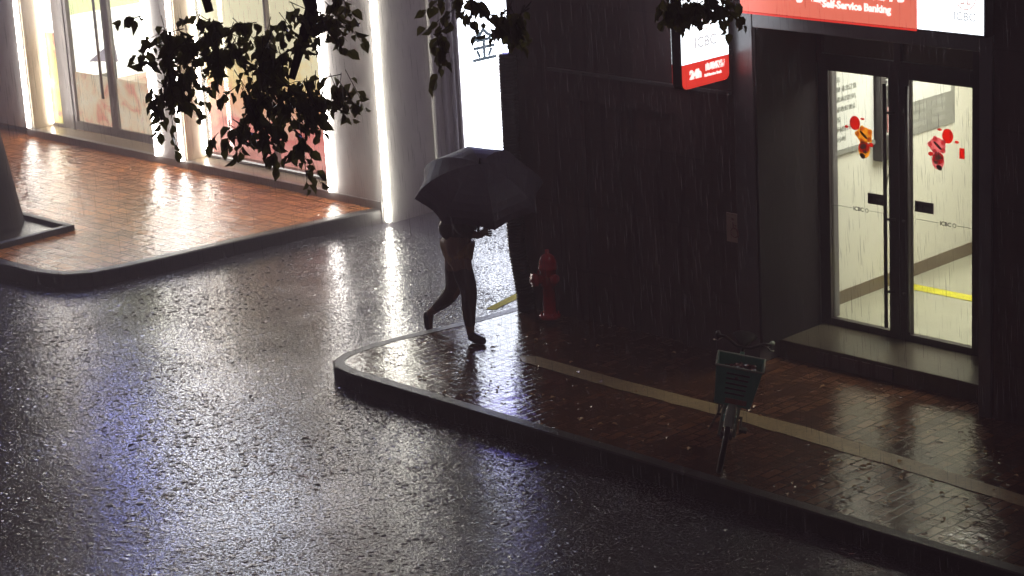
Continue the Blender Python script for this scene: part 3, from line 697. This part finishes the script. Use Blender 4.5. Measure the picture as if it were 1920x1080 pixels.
# back of the alley: low dark wall
aw = MB().box(CX, X0, 26, 26.3, 0, 9).build('alley_end_wall', M['bank']); tag(aw, 'dark wall closing the alley between shop and bank', 'wall')
asn = empty('alley_sign', (-17.2, 25.9, 3), 0, 'blue lit sign at the end of the alley', 'sign')
bo(MB().box(-17.9, -16.4, 25.85, 25.98, 4.6, 5.5).build('casing', M['frame_dark'], asn)); bo(MB().box(-17.85, -16.45, 25.84, 25.848, 4.64, 5.46).build('blue_face', M['bluesign'], asn))

# ------------------------------------------------------------------ hydrant
hy = empty('fire_hydrant', (-14.52, 14.26, .20), -.35, 'red fire hydrant at the corner of the dark bank wall', 'hydrant')
MB().lathe([(.10, 0), (.10, .03), (.065, .035), (.06, .06), (.058, .30), (.075, .31), (.08, .36), (.078, .46), (.09, .465), (.09, .49), (.082, .50), (.08, .54), (.062, .585), (.03, .61), (.02, .615), (.02, .65), (.001, .652)], seg=24).build('barrel', M['hydrant'], hy, True)
for ax, s in (('x', 1), ('x', -1)):
    MB().lathe([(.034, .06 * s), (.034, .12 * s), (.046, .122 * s), (.046, .15 * s), (.03, .152 * s), (.001, .16 * s)], (0, 0, .40), 'x', 16).build('side_outlet', M['hydrant'], hy, True)
MB().lathe([(.045, -.06), (.045, -.12), (.062, -.122), (.062, -.16), (.02, -.162), (.02, -.18), (.001, -.181)], (0, 0, .38), 'y', 18).build('front_outlet', M['hydrant'], hy, True)
bm_ = MB()
for k in range(8): a = k * PI / 4; bm_.lathe([(.009, .03), (.009, .045)], (.085 * math.cos(a), .085 * math.sin(a), 0), 'z', 6)
bm_.build('bolts', M['hydrant'], hy)
# ribbed drain hose at the building corner
m_ = MB(); pts = []; rad = []
path = [(-14.98, 14.40, .16), (-14.985, 14.40, .30), (-15.02, 14.40, .50), (-15.06, 14.40, .75), (-15.07, 14.40, 1.0), (-15.06, 14.40, 1.6), (-15.05, 14.40, 2.6)]
for a, b in zip(path, path[1:]):
    n = max(2, int((Vector(b) - Vector(a)).length / .007))
    for k in range(n): pts.append(Vector(a).lerp(Vector(b), k / n)); rad.append(.082 + .006 * math.sin(len(pts) * 1.5))
m_.tube(pts, rad, 14)
tag(m_.build('drain_hose', M['rubber'], None, True), 'black ribbed drain hose bulging from the bank wall corner beside the hydrant', 'hose')

# ------------------------------------------------------------------ bicycle
bx = empty('shared_bicycle', (-10.79, 12.30, .147), 0, 'green shared bicycle with front basket parked on the brick pavement', 'bicycle')
# local frame: +x backwards towards the rear wheel
d = Vector((-.60, .80)).normalized(); bx.rotation_euler = (0, 0, math.atan2(d.y, d.x))
RW = .30; WB = .98
def wheel(x, par):
    t = MB().torus((x, 0, RW), (0, 1, 0), RW - .022, .022, 40, 8).build('wheel', M['rubber'], par, True)
    MB().torus((x, 0, RW), (0, 1, 0), RW - .05, .011, 40, 6).build('rim', M['steel'], t, True)
    s_ = MB()
    for k in range(20): a = k * PI / 10; s_.tube([(x, .02 * (-1) ** k, RW), (x + (RW - .05) * math.cos(a), 0, RW + (RW - .05) * math.sin(a))], .0018, 4)
    s_.build('spokes', M['steel'], t); MB().lathe([(.03, -.045), (.03, .045)], (x, 0, RW), 'y', 14).build('hub', M['black'], t)
wheel(0, bx); wheel(WB, bx)
MB().torus((0, 0, RW), (0, 1, 0), RW + .020, .038, 20, 8, (-1.0, 1.0)).build('front_mudguard', M['pale'], bx, True)
MB().torus((WB, 0, RW), (0, 1, 0), RW + .02, .034, 22, 6, (-1.0, 1.7)).build('rear_mudguard', M['pale'], bx, True)
hx0, hz0 = .20, .78   # head tube
f_ = MB()
for s in (-.055, .055): f_.tube([(0, s, RW), (.09, s, .52), (.13, s * .6, .63)], .013, 8)
f_.tube([(.13, -.04, .63), (.13, .04, .63)], .016, 8); f_.build('fork', M['pale'], bx, True)
MB().tube([(.13, 0, .62), (hx0, 0, hz0), (hx0 + .03, 0, .93)], [.022, .022, .017], 12).build('head_tube', M['green'], bx, True)
MB().tube([(.15, 0, .70), (.34, 0, .46), (.50, 0, .34), (.62, 0, .32)], [.05, .062, .07, .05], 12).build('down_tube', M['green'], bx, True)
s_ = MB()
for s in (-.05, .05): s_.tube([(.55, 0, .28), (WB, s, RW)], .011, 8); s_.tube([(.66, 0, .62), (WB, s, RW)], .010, 8)
s_.tube([(.55, 0, .27), (.68, 0, .74)], .019, 10); s_.build('rear_frame', M['green'], bx, True)
MB().tube([(.68, 0, .70), (.70, 0, .84)], .014, 8).build('seat_post', M['steel'], bx, True)
sm = MB(); secs = [(.53, .012, .86), (.60, .03, .875), (.70, .07, .88), (.79, .10, .885), (.84, .085, .88)]
i0 = 0
for x, hw, z in secs:
    for k in range(10): a = 2 * PI * k / 10; sm.v.append((x, hw * math.cos(a), z + .028 * math.sin(a)))
for r in range(len(secs) - 1):
    for k in range(10): a0 = r * 10 + k; a1 = r * 10 + (k + 1) % 10; sm.f.append((a0, a1, a1 + 10, a0 + 10))
sm.f += [tuple(range(10)), tuple(range(49, 39, -1))]
sm.build('saddle', mat('matt_saddle', (.02, .018, .018), None, .8, spec=.15), bx, True)
MB().tube([(.31, -.20, 1.0), (.26, -.15, 1.02), (.235, -.05, .97), (.235, .05, .97), (.26, .15, 1.02), (.31, .20, 1.0)], .012, 10).build('handlebar', M['black'], bx, True)
for s in (-1, 1):
    MB().tube([(.305, .195 * s, 1.0), (.39, .21 * s, .995)], .021, 10).build('grip', M['pale'] if s < 0 else M['black'], bx, True)
    MB().tube([(.28, .17 * s, 1.0), (.24, .20 * s, .98), (.30, .23 * s, .965)], .006, 6).build('brake_lever', M['steel'], bx, True)
# basket: tapered, open at the top
bk = MB(); b0 = [(-.13, -.135), (.12, -.135), (.12, .135), (-.13, .135)]; b1 = [(-.18, -.175), (.14, -.175), (.14, .175), (-.18, .175)]
zb, zt = .60, .93
def shell(m_, lo, hi, z0, z1, th):
    n = 4; i = len(m_.v)
    cen = Vector((0, 0))
    for pts_, z, k in ((lo, z0, 1), (hi, z1, 1), (hi, z1, 1 - th / .17), (lo, z0 + .01, 1 - th / .12)):
        m_.v += [(p[0] * k, p[1] * k, z) for p in pts_]
    for a, b in ((0, 1), (1, 2), (2, 3)):
        for k in range(4): m_.f.append((i + a * 4 + k, i + a * 4 + (k + 1) % 4, i + b * 4 + (k + 1) % 4, i + b * 4 + k))
    m_.f.append((i + 3, i + 2, i + 1, i)); m_.f.append((i + 12, i + 13, i + 14, i + 15))
shell(bk, b0, b1, zb, zt, .008)
bko = bk.build('basket', M['green'], bx, bevel=.004)
rmv = [(-.182, -.177, zt), (.142, -.177, zt), (.142, .177, zt), (-.182, .177, zt), (-.182, -.177, zt)]
MB().tube(rmv, .010, 8).build('rim', M['pale'], bko, True)
r_ = MB()
for k in range(5):
    z = .70 + k * .042; e = .13 + (z - zb) / (zt - zb) * .05 + .003
    r_.box(-e - .002, -e + .004, -e * .5, e * .5, z, z + .014)
r_.build('slots', M['black'], bko)
MB().box(-.146, -.138, -.10, .06, .625, .665).build('label', M['brown'], bko)
MB().lathe([(.001, -.03), (.035, -.02), (.045, .01), (.035, .04), (.001, .045)], (-.09, 0, .54), 'x', 16).build('headlamp', M['teal'], bx, True)
MB().box(-.075, -.03, -.05, .05, .44, .50).build('fork_cover', M['teal'], bx, bevel=.01)
MB().tube([(.55, -.10, .27), (.55, .10, .27)], .012, 8).box(.40, .48, -.15, -.09, .20, .225).box(.62, .70, .09, .15, .33, .355).tube([(.55, -.09, .27), (.44, -.10, .215)], .010, 6).tube([(.55, .09, .27), (.66, .10, .34)], .010, 6).build('pedals', M['black'], bx)
MB().tube([(.80, .06, .30), (.86, .14, .0)], .009, 6).build('kickstand', M['steel'], bx)
bx.scale = (.97, 1, .96); bx.rotation_euler = (math.radians(12), 0, bx.rotation_euler.z)

bpy.context.view_layer.update()
bm = bmesh.new(); bmesh.ops.create_icosphere(bm, subdivisions=4, radius=.12)
for v in bm.verts:
    n_ = noise.noise(v.co * 16) * .45 + noise.noise(v.co * 40) * .2
    v.co = v.co * (1 + n_); v.co.z *= .55
me = bpy.data.meshes.new('plastic_bag'); bm.to_mesh(me); bm.free(); me.materials.append(mat('crumpled_bag', (.16, .05, .05), (.05, .025, .03), .12, scale=20))
pb = bpy.data.objects.new('plastic_bag', me); COL.objects.link(pb); pb.location = bx.matrix_world @ Vector((-.02, 0, .845))
tag(pb, 'crumpled dark red plastic bag lying in the bicycle basket', 'bag')
# ------------------------------------------------------------------ person with umbrella
ps = empty('person', (-14.7, 13.5, .147), 0, 'walking person in dark top and tan shorts under the big umbrella', 'person')
P0 = (-14.92, 13.51, 1.04)
nodes = [(*P0, .135, .12),                       # 0 pelvis
 (-14.86, 13.51, 1.20, .115, .10), (-14.74, 13.51, 1.36, .135, .105), (-14.655, 13.51, 1.49, .12, .10), (-14.61, 13.51, 1.575, .055), # spine..neck 4
 (-14.585, 13.51, 1.63, .075, .08), (-14.575, 13.51, 1.70, .092, .10), (-14.58, 13.51, 1.765, .078, .085),  # head 5-7
 (-14.82, 13.43, .96, .105), (-14.675, 13.41, .63, .066), (-14.70, 13.41, .45, .057), (-14.705, 13.42, .245, .037), (-14.69, 13.42, .205, .036), (-14.60, 13.42, .19, .033), (-14.53, 13.42, .18, .022), # front leg 8-14
 (-15.02, 13.59, .96, .105), (-15.09, 13.60, .52, .068), (-15.20, 13.61, .42, .062), (-15.40, 13.61, .275, .037), (-15.46, 13.61, .235, .036), (-15.475, 13.61, .14, .032), (-15.46, 13.61, .07, .02), # back leg 15-21
 (-14.66, 13.36, 1.46, .055), (-14.63, 13.31, 1.24, .041), (-14.46, 13.36, 1.19, .032), (-14.42, 13.40, 1.225, .024), # right arm 22-25
 (-14.68, 13.66, 1.46, .055), (-14.64, 13.72, 1.24, .041), (-14.49, 13.62, 1.25, .030), (-14.45, 13.57, 1.28, .024)] # left arm 26-29
edges = [(0, 1), (1, 2), (2, 3), (3, 4), (4, 5), (5, 6), (6, 7), (0, 8), (8, 9), (9, 10), (10, 11), (11, 12), (12, 13), (13, 14), (0, 15), (15, 16), (16, 17), (17, 18), (18, 19), (19, 20), (20, 21), (3, 22), (22, 23), (23, 24), (24, 25), (3, 26), (26, 27), (27, 28), (28, 29)]
# fingers closed round the shaft, thumb from the side of the palm
def fingers(wi, base, sgn):
    for k, (ln, off) in enumerate(((.9, -.028), (1.0, -.009), (.95, .011), (.8, .03))):
        b = Vector(base) + Vector((.035, 0, off)); i = len(nodes)
        nodes.append((b.x, b.y, b.z, .0085)); nodes.append((b.x + .032 * ln, b.y + sgn * .012, b.z, .008)); nodes.append((b.x + .028 * ln, b.y + sgn * .036 * ln, b.z, .007))
        edges.extend([(wi, i), (i, i + 1), (i + 1, i + 2)])
    i = len(nodes); b = Vector(base); nodes.append((b.x + .018, b.y - sgn * .012, b.z + .035, .0095)); nodes.append((b.x + .045, b.y + sgn * .02, b.z + .048, .008)); edges.extend([(wi, i), (i, i + 1)])
fingers(25, (-14.42, 13.40, 1.225), 1); fingers(29, (-14.45, 13.57, 1.28), -1)
body = bo(skin('body', nodes, edges, M['skin'], ps))
# face
fc = MB()
fc.lathe([(.001, -.012), (.014, -.01), (.010, .01), (.001, .022)], (-14.478, 13.51, 1.69), 'z', 8)
bo(fc.build('nose', M['skin'], ps, True)); 
for s in (-1, 1):
    bo(MB().lathe([(.001, -.009), (.009, 0), (.001, .009)], (-14.492, 13.51 + s * .032, 1.72), 'z', 8).build('eye', M['black'], ps, True))
    bo(MB().lathe([(.001, -.03), (.014, -.018), (.017, .01), (.001, .032)], (-14.58, 13.51 + s * .098, 1.70), 'z', 8).build('ear', M['skin'], ps, True))
bo(MB().tube([(-14.487, 13.485, 1.655), (-14.48, 13.51, 1.653), (-14.487, 13.535, 1.655)], .006, 6).build('mouth', M['red'], ps, True))
bo(skin('hair', [(-14.62, 13.51, 1.62, .075, .085), (-14.62, 13.51, 1.71, .10, .108), (-14.60, 13.51, 1.79, .085, .09), (-14.66, 13.51, 1.55, .06), (-14.70, 13.51, 1.42, .035)], [(0, 1), (1, 2), (0, 3), (3, 4)], M['hair'], ps))
# clothes follow the body
bo(skin('jacket', [(-14.955, 13.51, 1.05, .185, .165), (-14.87, 13.51, 1.22, .17, .145), (-14.74, 13.51, 1.36, .165, .135), (-14.655, 13.51, 1.50, .135, .12), (-14.665, 13.35, 1.46, .072), (-14.63, 13.30, 1.24, .058), (-14.49, 13.35, 1.195, .046), (-14.685, 13.67, 1.46, .072), (-14.64, 13.73, 1.24, .058), (-14.52, 13.64, 1.24, .044)],
     [(0, 1), (1, 2), (2, 3), (3, 4), (4, 5), (5, 6), (3, 7), (7, 8), (8, 9)], M['jacket'], ps))
bo(skin('shorts', [(-14.94, 13.51, 1.07, .185, .165), (-14.94, 13.51, 1.0, .18, .165), (-14.82, 13.44, .93, .125), (-14.775, 13.425, .84, .112), (-15.02, 13.59, .93, .122), (-15.045, 13.595, .87, .112)], [(0, 1), (1, 2), (2, 3), (1, 4), (4, 5)], M['shorts'], ps))
bo(skin('leggings', [(-14.79, 13.425, .88, .10), (-14.675, 13.41, .63, .072), (-14.70, 13.41, .45, .062), (-14.705, 13.42, .27, .044)], [(0, 1), (1, 2), (2, 3)], M['leggings'], ps))
bo(skin('leggings', [(-15.035, 13.59, .89, .10), (-15.09, 13.60, .52, .073), (-15.20, 13.61, .42, .068), (-15.39, 13.61, .285, .043)], [(0, 1), (1, 2), (2, 3)], M['leggings'], ps))
bo(skin('shoe', [(-14.72, 13.42, .215, .048), (-14.66, 13.42, .195, .045), (-14.58, 13.42, .185, .042), (-14.51, 13.42, .178, .030)], [(0, 1), (1, 2), (2, 3)], M['shoe'], ps))
bo(skin('shoe', [(-15.465, 13.61, .25, .045), (-15.485, 13.61, .20, .045), (-15.49, 13.61, .12, .040), (-15.475, 13.61, .05, .028)], [(0, 1), (1, 2), (2, 3)], M['shoe'], ps))
# umbrella
um = empty('umbrella', (-14.54, 13.45, 1.305), 0, 'large black umbrella tilted over the walking person', 'umbrella')
UR, UD = .58, .29
ax = Vector((.36, -.24, 1)).normalized()
um.rotation_mode = 'QUATERNION'; um.rotation_quaternion = Vector((0, 0, 1)).rotation_difference(ax)
HT = .62   # handle to apex
NR = 8; RR = 8; SUBS = 6
cv = []; cf = []
for th in (0, -.004):
    for r in range(RR + 1):
        t = r / RR
        for k in range(NR * SUBS):
            a = 2 * PI * (k / (NR * SUBS)) + .25; q = (k % SUBS) / SUBS
            sc_ = 1 - .085 * math.sin(PI * q) * t ** 1.2       # hem pulled in between the rib tips
            rad_ = UR * math.sin(t * 1.32) / math.sin(1.32) * (1 - (1 - math.cos(PI / NR)) * math.sin(PI * q) * .9 * t) * (1 - .07 * math.sin(PI * q) * t ** 3)
            z = HT - UD * (1 - math.cos(t * 1.32)) / (1 - math.cos(1.32)) - .018 * math.sin(PI * q) * (1 - t) * t * 2
            cv.append((rad_ * math.cos(a), rad_ * math.sin(a), z + th))
m_ = MB(); m_.v = cv; W_ = NR * SUBS; half = (RR + 1) * W_
for s in (0, half):
    for r in range(RR):
        for k in range(W_):
            a0 = s + r * W_ + k; a1 = s + r * W_ + (k + 1) % W_
            m_.f.append((a0, a1, a1 + W_, a0 + W_) if s == 0 else (a0 + W_, a1 + W_, a1, a0))
for k in range(W_):
    a0 = RR * W_ + k; a1 = RR * W_ + (k + 1) % W_; m_.f.append((a0, a1, a1 + half, a0 + half))
cno = m_.build('canopy', M['umbrella'], um)
for k in range(NR):
    a = 2 * PI * k / NR + .25; p = []
    for r in range(RR + 1):
        t = r / RR; rd = UR * math.sin(t * 1.32) / math.sin(1.32); p.append((rd * math.cos(a), rd * math.sin(a), HT - .008 - UD * (1 - math.cos(t * 1.32)) / (1 - math.cos(1.32))))
    MB().tube(p, .0035, 5).build('rib', M['steel'], um)
MB().tube([(0, 0, -.12), (0, 0, HT + .02)], .007, 8).build('shaft', M['steel'], um, True); MB().tube([(0, 0, HT), (0, 0, HT + .06)], [.012, .005], 8).build('tip', M['black'], um, True)
MB().tube([(0, 0, -.02), (0, 0, -.14), (.02, 0, -.17), (.045, 0, -.165), (.055, 0, -.14)], .013, 8).build('handle', M['black'], um, True)

# ------------------------------------------------------------------ trees
def leaf_mesh(mb, p, direc, nrm, L, Wd):
    d_ = direc.normalized(); s_ = d_.cross(nrm).normalized(); n_ = s_.cross(d_)
    i = len(mb.v); fold = Wd * .35; drp = L * .12
    mb.v += [tuple(p), tuple(p + d_ * L * .28 + s_ * Wd * .42 + n_ * fold), tuple(p + d_ * L * .62 + s_ * Wd * .40 + n_ * fold * .8), tuple(p + d_ * L - n_ * drp),
             tuple(p + d_ * L * .62 - s_ * Wd * .40 + n_ * fold * .8), tuple(p + d_ * L * .28 - s_ * Wd * .42 + n_ * fold), tuple(p + d_ * L * .5 - n_ * .002)]
    mb.f += [(i, i + 1, i + 6), (i + 1, i + 2, i + 6), (i + 2, i + 3, i + 6), (i + 3, i + 4, i + 6), (i + 4, i + 5, i + 6), (i + 5, i, i + 6)]
def rv(s=1.): return Vector((random.uniform(-s, s), random.uniform(-s, s), random.uniform(-s, s)))
def clump(lm, tw, c, r, n, L=.080):
    """a spray of twigs round c with leaves hanging off them"""
    c = Vector(c)
    nt_ = max(2, n // 9); done = 0
    while done < n:
        q = Vector([random.gauss(0, .40) for _ in range(3)]); q = Vector((q.x * r[0], q.y * r[1], q.z * r[2]))
        st = c + q; dr = (q * .8 + rv(.12) + Vector((0, 0, -.12))).normalized(); ln = random.uniform(.12, .3)
        tw.tube([st - dr * .05, st + dr * ln * .5, st + dr * ln + Vector((0, 0, -.03))], [.003, .0022, .001], 4, False)
        k = random.randint(6, 10)
        for j in range(k):
            t = (j + .5) / k; p = st + dr * ln * t; side = rv().normalized()
            d_ = (side * .8 + dr * .35 + Vector((0, 0, -.75))).normalized(); sz = L * random.uniform(.6, 1.15)
            leaf_mesh(lm, p + d_ * .01, d_, rv().normalized(), sz, sz * .74)
        done += k
# near street tree whose crown hangs into the top of the view
nt1 = empty('street_tree', (-12.9, 4.9, 0), 0, 'broad leaved street tree whose dark branches hang across the top of the view', 'tree')
tk = MB()
base = Vector((-12.9, 4.9, 0)); top = Vector((-12.3, 6.0, 5.0))
tk.tube([base, base + Vector((.05, .1, 1)), base.lerp(top, .5), top], [.30, .23, .2, .16], 14)
limbs = [[top, (-11.9, 7.0, 5.3), (-11.0, 7.95, 4.95), (-10.85, 8.0, 4.3)],
         [top, (-11.3, 7.6, 5.4), (-10.6, 8.35, 5.0), (-10.4, 8.4, 4.3), (-10.45, 8.25, 3.9)],
         [top, (-11.2, 7.3, 5.7), (-10.1, 8.9, 5.2), (-9.8, 9.1, 4.6), (-9.80, 9.15, 4.3)],
         [top, (-10.9, 7.6, 6.0), (-9.4, 9.3, 5.3), (-8.95, 10.0, 4.6), (-8.95, 10.05, 4.25)],
         [top, (-11.2, 7.7, 5.9), (-12.4, 8.2, 5.6), (-13.0, 9.0, 5.9)]]
for l in limbs:
    n = len(l); tk.tube([Vector(p) for p in l], [.10 * (1 - i / n) ** 1.2 + .008 for i in range(n)], 8)
bo(tk.build('trunk', M['bark'], nt1, True))
lm = MB(); tw = MB()
# (centre, radii, leaves)
CL = [((-11.02, 7.85, 4.20), (.26, .26, .14), 150), ((-11.05, 7.75, 3.93), (.16, .16, .14), 100), ((-10.80, 8.05, 4.18), (.24, .24, .14), 150), ((-10.98, 7.74, 4.00), (.15, .15, .12), 60),
      ((-10.65, 8.23, 4.10), (.22, .22, .14), 160), ((-10.51, 8.37, 4.26), (.16, .16, .12), 110), ((-10.38, 8.55, 4.30), (.12, .12, .06), 50), ((-10.60, 8.10, 3.93), (.20, .20, .10), 110),
      ((-10.40, 8.37, 3.86), (.14, .14, .10), 75), ((-10.32, 8.47, 3.87), (.08, .08, .10), 40), ((-10.62, 8.02, 3.77), (.11, .11, .10), 60), ((-10.53, 8.15, 3.81), (.18, .18, .08), 75), ((-10.35, 8.35, 3.77), (.12, .12, .12), 50),
      ((-10.65, 7.96, 3.65), (.05, .05, .10), 26), ((-10.50, 8.11, 3.63), (.13, .13, .07), 42), ((-10.36, 8.23, 3.57), (.045, .045, .13), 34), ((-10.72, 7.90, 3.63), (.03, .03, .03), 8),
      ((-9.84, 9.10, 4.31), (.13, .13, .05), 55), ((-9.95, 9.0, 4.14), (.03, .03, .08), 12), ((-9.95, 8.97, 4.02), (.025, .025, .05), 8), ((-9.66, 9.28, 4.20), (.08, .08, .07), 40), ((-9.60, 9.36, 4.22), (.08, .08, .08), 30),
      ((-9.00, 9.95, 4.24), (.08, .08, .07), 55), ((-8.90, 10.07, 4.20), (.11, .11, .05), 60), ((-8.84, 10.13, 4.26), (.06, .06, .04), 24), ((-8.86, 10.10, 4.12), (.03, .03, .05), 8),
      ((-11.6, 7.4, 4.95), (.7, .6, .3), 400), ((-10.5, 8.5, 4.85), (.7, .6, .25), 380), ((-9.5, 9.5, 4.9), (.6, .5, .25), 300), ((-12.3, 6.6, 5.8), (1.3, 1.1, .6), 600), ((-11.0, 8.0, 6.0), (1.1, 1.1, .4), 450), ((-12.9, 8.6, 6.0), (.8, .8, .4), 300)]
for c, r, n in CL: clump(lm, tw, c, r, int(n * (.80 if n > 70 else 1)))
bo(lm.build('leaves', M['leaf'], nt1)); bo(tw.build('twigs', M['bark'], nt1))
# far tree in its square pit
ft = empty('street_tree', (-22.15, 13.1, .14), 0, 'thick leaning tree trunk in a square pit at the left edge', 'tree')
tk = MB(); b = Vector((-22.24, 13.12, .05))
tk.tube([b, b + Vector((-.02, 0, .12)), b + Vector((-.06, 0, .5)), b + Vector((-.24, .0, 1.3)), b + Vector((-.62, .05, 2.6)), b + Vector((-.8, .1, 4.4))], [.42, .37, .34, .29, .25, .2], 16)
for l in ([(-22.7, 13.2, 4.2), (-21.9, 13.9, 5.4), (-21.2, 14.3, 6.3)], [(-22.7, 13.2, 4.3), (-23.6, 12.7, 5.6), (-24.4, 12.2, 6.4)], [(-22.7, 13.2, 4.2), (-22.2, 12.2, 5.6), (-21.6, 11.3, 6.5)]):
    tk.tube([Vector(p) for p in l], [.16, .09, .03], 8)
for v in range(len(tk.v)):
    p = Vector(tk.v[v]); n_ = noise.noise(Vector((p.x * 3, p.y * 3, p.z * 1.2))); tk.v[v] = tuple(p + Vector((p.x + 22.2, p.y - 13.15, 0)) * .38 * n_)
bo(tk.build('trunk', M['bark'], ft, True))
lm = MB(); tw = MB()
for c, r, n in [((-21.3, 14.2, 6.4), (1.2, 1.0, .7), 700), ((-24.3, 12.3, 6.5), (1.2, 1.0, .7), 600), ((-21.7, 11.4, 6.6), (1.1, 1.1, .7), 600), ((-22.7, 13.1, 7.3), (1.5, 1.4, .8), 900)]: clump(lm, tw, c, r, n, .14)
bo(lm.build('leaves', M['leaf'], ft)); bo(tw.build('twigs', M['bark'], ft))
# tree pit
mb = MB(); a, b, c_, d_ = -22.95, -21.33, 12.55, 13.62
for (x0, x1, y0, y1) in ((a, b, c_, c_ + .09), (a, b, d_ - .09, d_), (b - .09, b, c_ + .091, d_ - .091), (a, a + .09, c_ + .091, d_ - .091)): mb.box(x0, x1, y0, y1, .14, .215)
tp = mb.build('tree_pit_edging', M['kerb'], None, bevel=.01); tag(tp, 'raised square stone edging round the tree at the left', 'edging')
tag(MB().box(a + .091, b - .091, c_ + .091, d_ - .091, .14, .172).build('soil', M['soil']), kind='structure')

# ------------------------------------------------------------------ fallen leaves
def fallen(x, y, z, m_, lab, grp, s=.05):
    mb = MB(); leaf_mesh(mb, Vector((0, 0, 0)), Vector((1, random.uniform(-.3, .3), random.uniform(0, .2))), Vector((0, 0, 1)), s, s * .6)
    o = mb.build('fallen_leaf', m_); o.location = (x, y, z + .004); o.rotation_euler = (0, 0, random.uniform(0, 6.28)); tag(o, lab, 'leaf', grp)
for k in range(100):
    x = random.uniform(-14.6, -8.3); y = 12.3 + 2.1 * random.random() ** 1.0
    if k < 45: y = random.uniform(12.2, 13.1)
    if abs(x + 10.8) < .25: x += .6
    fallen(x, y, .151, M['leafpale'], 'small tan leaf fallen on the wet brick pavement', 'leaves on the right pavement', random.uniform(.028, .065))
for k in range(26):
    fallen(random.uniform(-18.6, -13.2), random.uniform(9.2, 12.0), .004, M['leafdark'], 'dark sodden leaf lying on the wet road', 'leaves on the road', random.uniform(.04, .085))
for k in range(24):
    x = random.uniform(-25, -20.3); fallen(x, random.uniform(15.5, 16.1) if k % 3 else random.uniform(12.8, 15), .151, M['leafpale'], 'small pale leaf on the orange bricks before the shop', 'leaves on the shop pavement', random.uniform(.03, .06))

# ------------------------------------------------------------------ falling rain and splashes
rn = MB(); random.seed(11)
fwd = -Zc
fw = Vector((-.696, .662, -.278)); rt = Vector((.699, .713, -.054)); upv = rt.cross(fw)
for k in range(13000):
    dpt = random.uniform(9, 24); u = random.uniform(-.25, .25); v = random.uniform(-.15, .15)
    p = Vector((0, 0, 6.4)) + fw * dpt + rt * u * dpt + upv * v * dpt
    if p.z < .2: continue
    ln = random.uniform(.05, .13); r_ = random.uniform(.0006, .0013); sl = Vector((.03, .02, -1)).normalized() * ln
    rn.tube([p, p + sl * .5, p + sl], [r_ * .3, r_, r_ * .6], 3, False)
for k in range(5200):
    x = random.uniform(-20, -8); y = random.uniform(8.5, 16)
    if x > -15 and y > 14.4 or x < -19.2: continue
    z0 = .151 if (x > -15.2 and y > 12.2) else .001
    p = Vector((x, y, z0)); h = random.uniform(.006, .022); q = p + Vector((random.uniform(-.012, .012), random.uniform(-.012, .012), h))
    rn.tube([p, p.lerp(q, .6), q], [.0008, .0016, .0006], 3, False)
tag(rn.build('rain', M['rain']), 'thin drops of heavy rain falling through the night air', 'rain', kind='stuff')

# ------------------------------------------------------------------ rain-filled air
hz = MB().box(-61, 7, -3, 31, -1.31, 9.6).build('haze', M['rain'])
hm = bpy.data.materials.new('haze_air'); hm.use_nodes = True; hn = hm.node_tree; hn.nodes.clear()
ho = hn.nodes.new('ShaderNodeOutputMaterial'); hv = hn.nodes.new('ShaderNodeVolumePrincipled')
hv.inputs['Color'].default_value = (.94, .80, .85, 1); hv.inputs['Density'].default_value = .017
hn.links.new(hv.outputs[0], ho.inputs['Volume'])
hz.data.materials.clear(); hz.data.materials.append(hm); tag(hz, 'thin grey air full of fine rain', 'haze', kind='stuff')
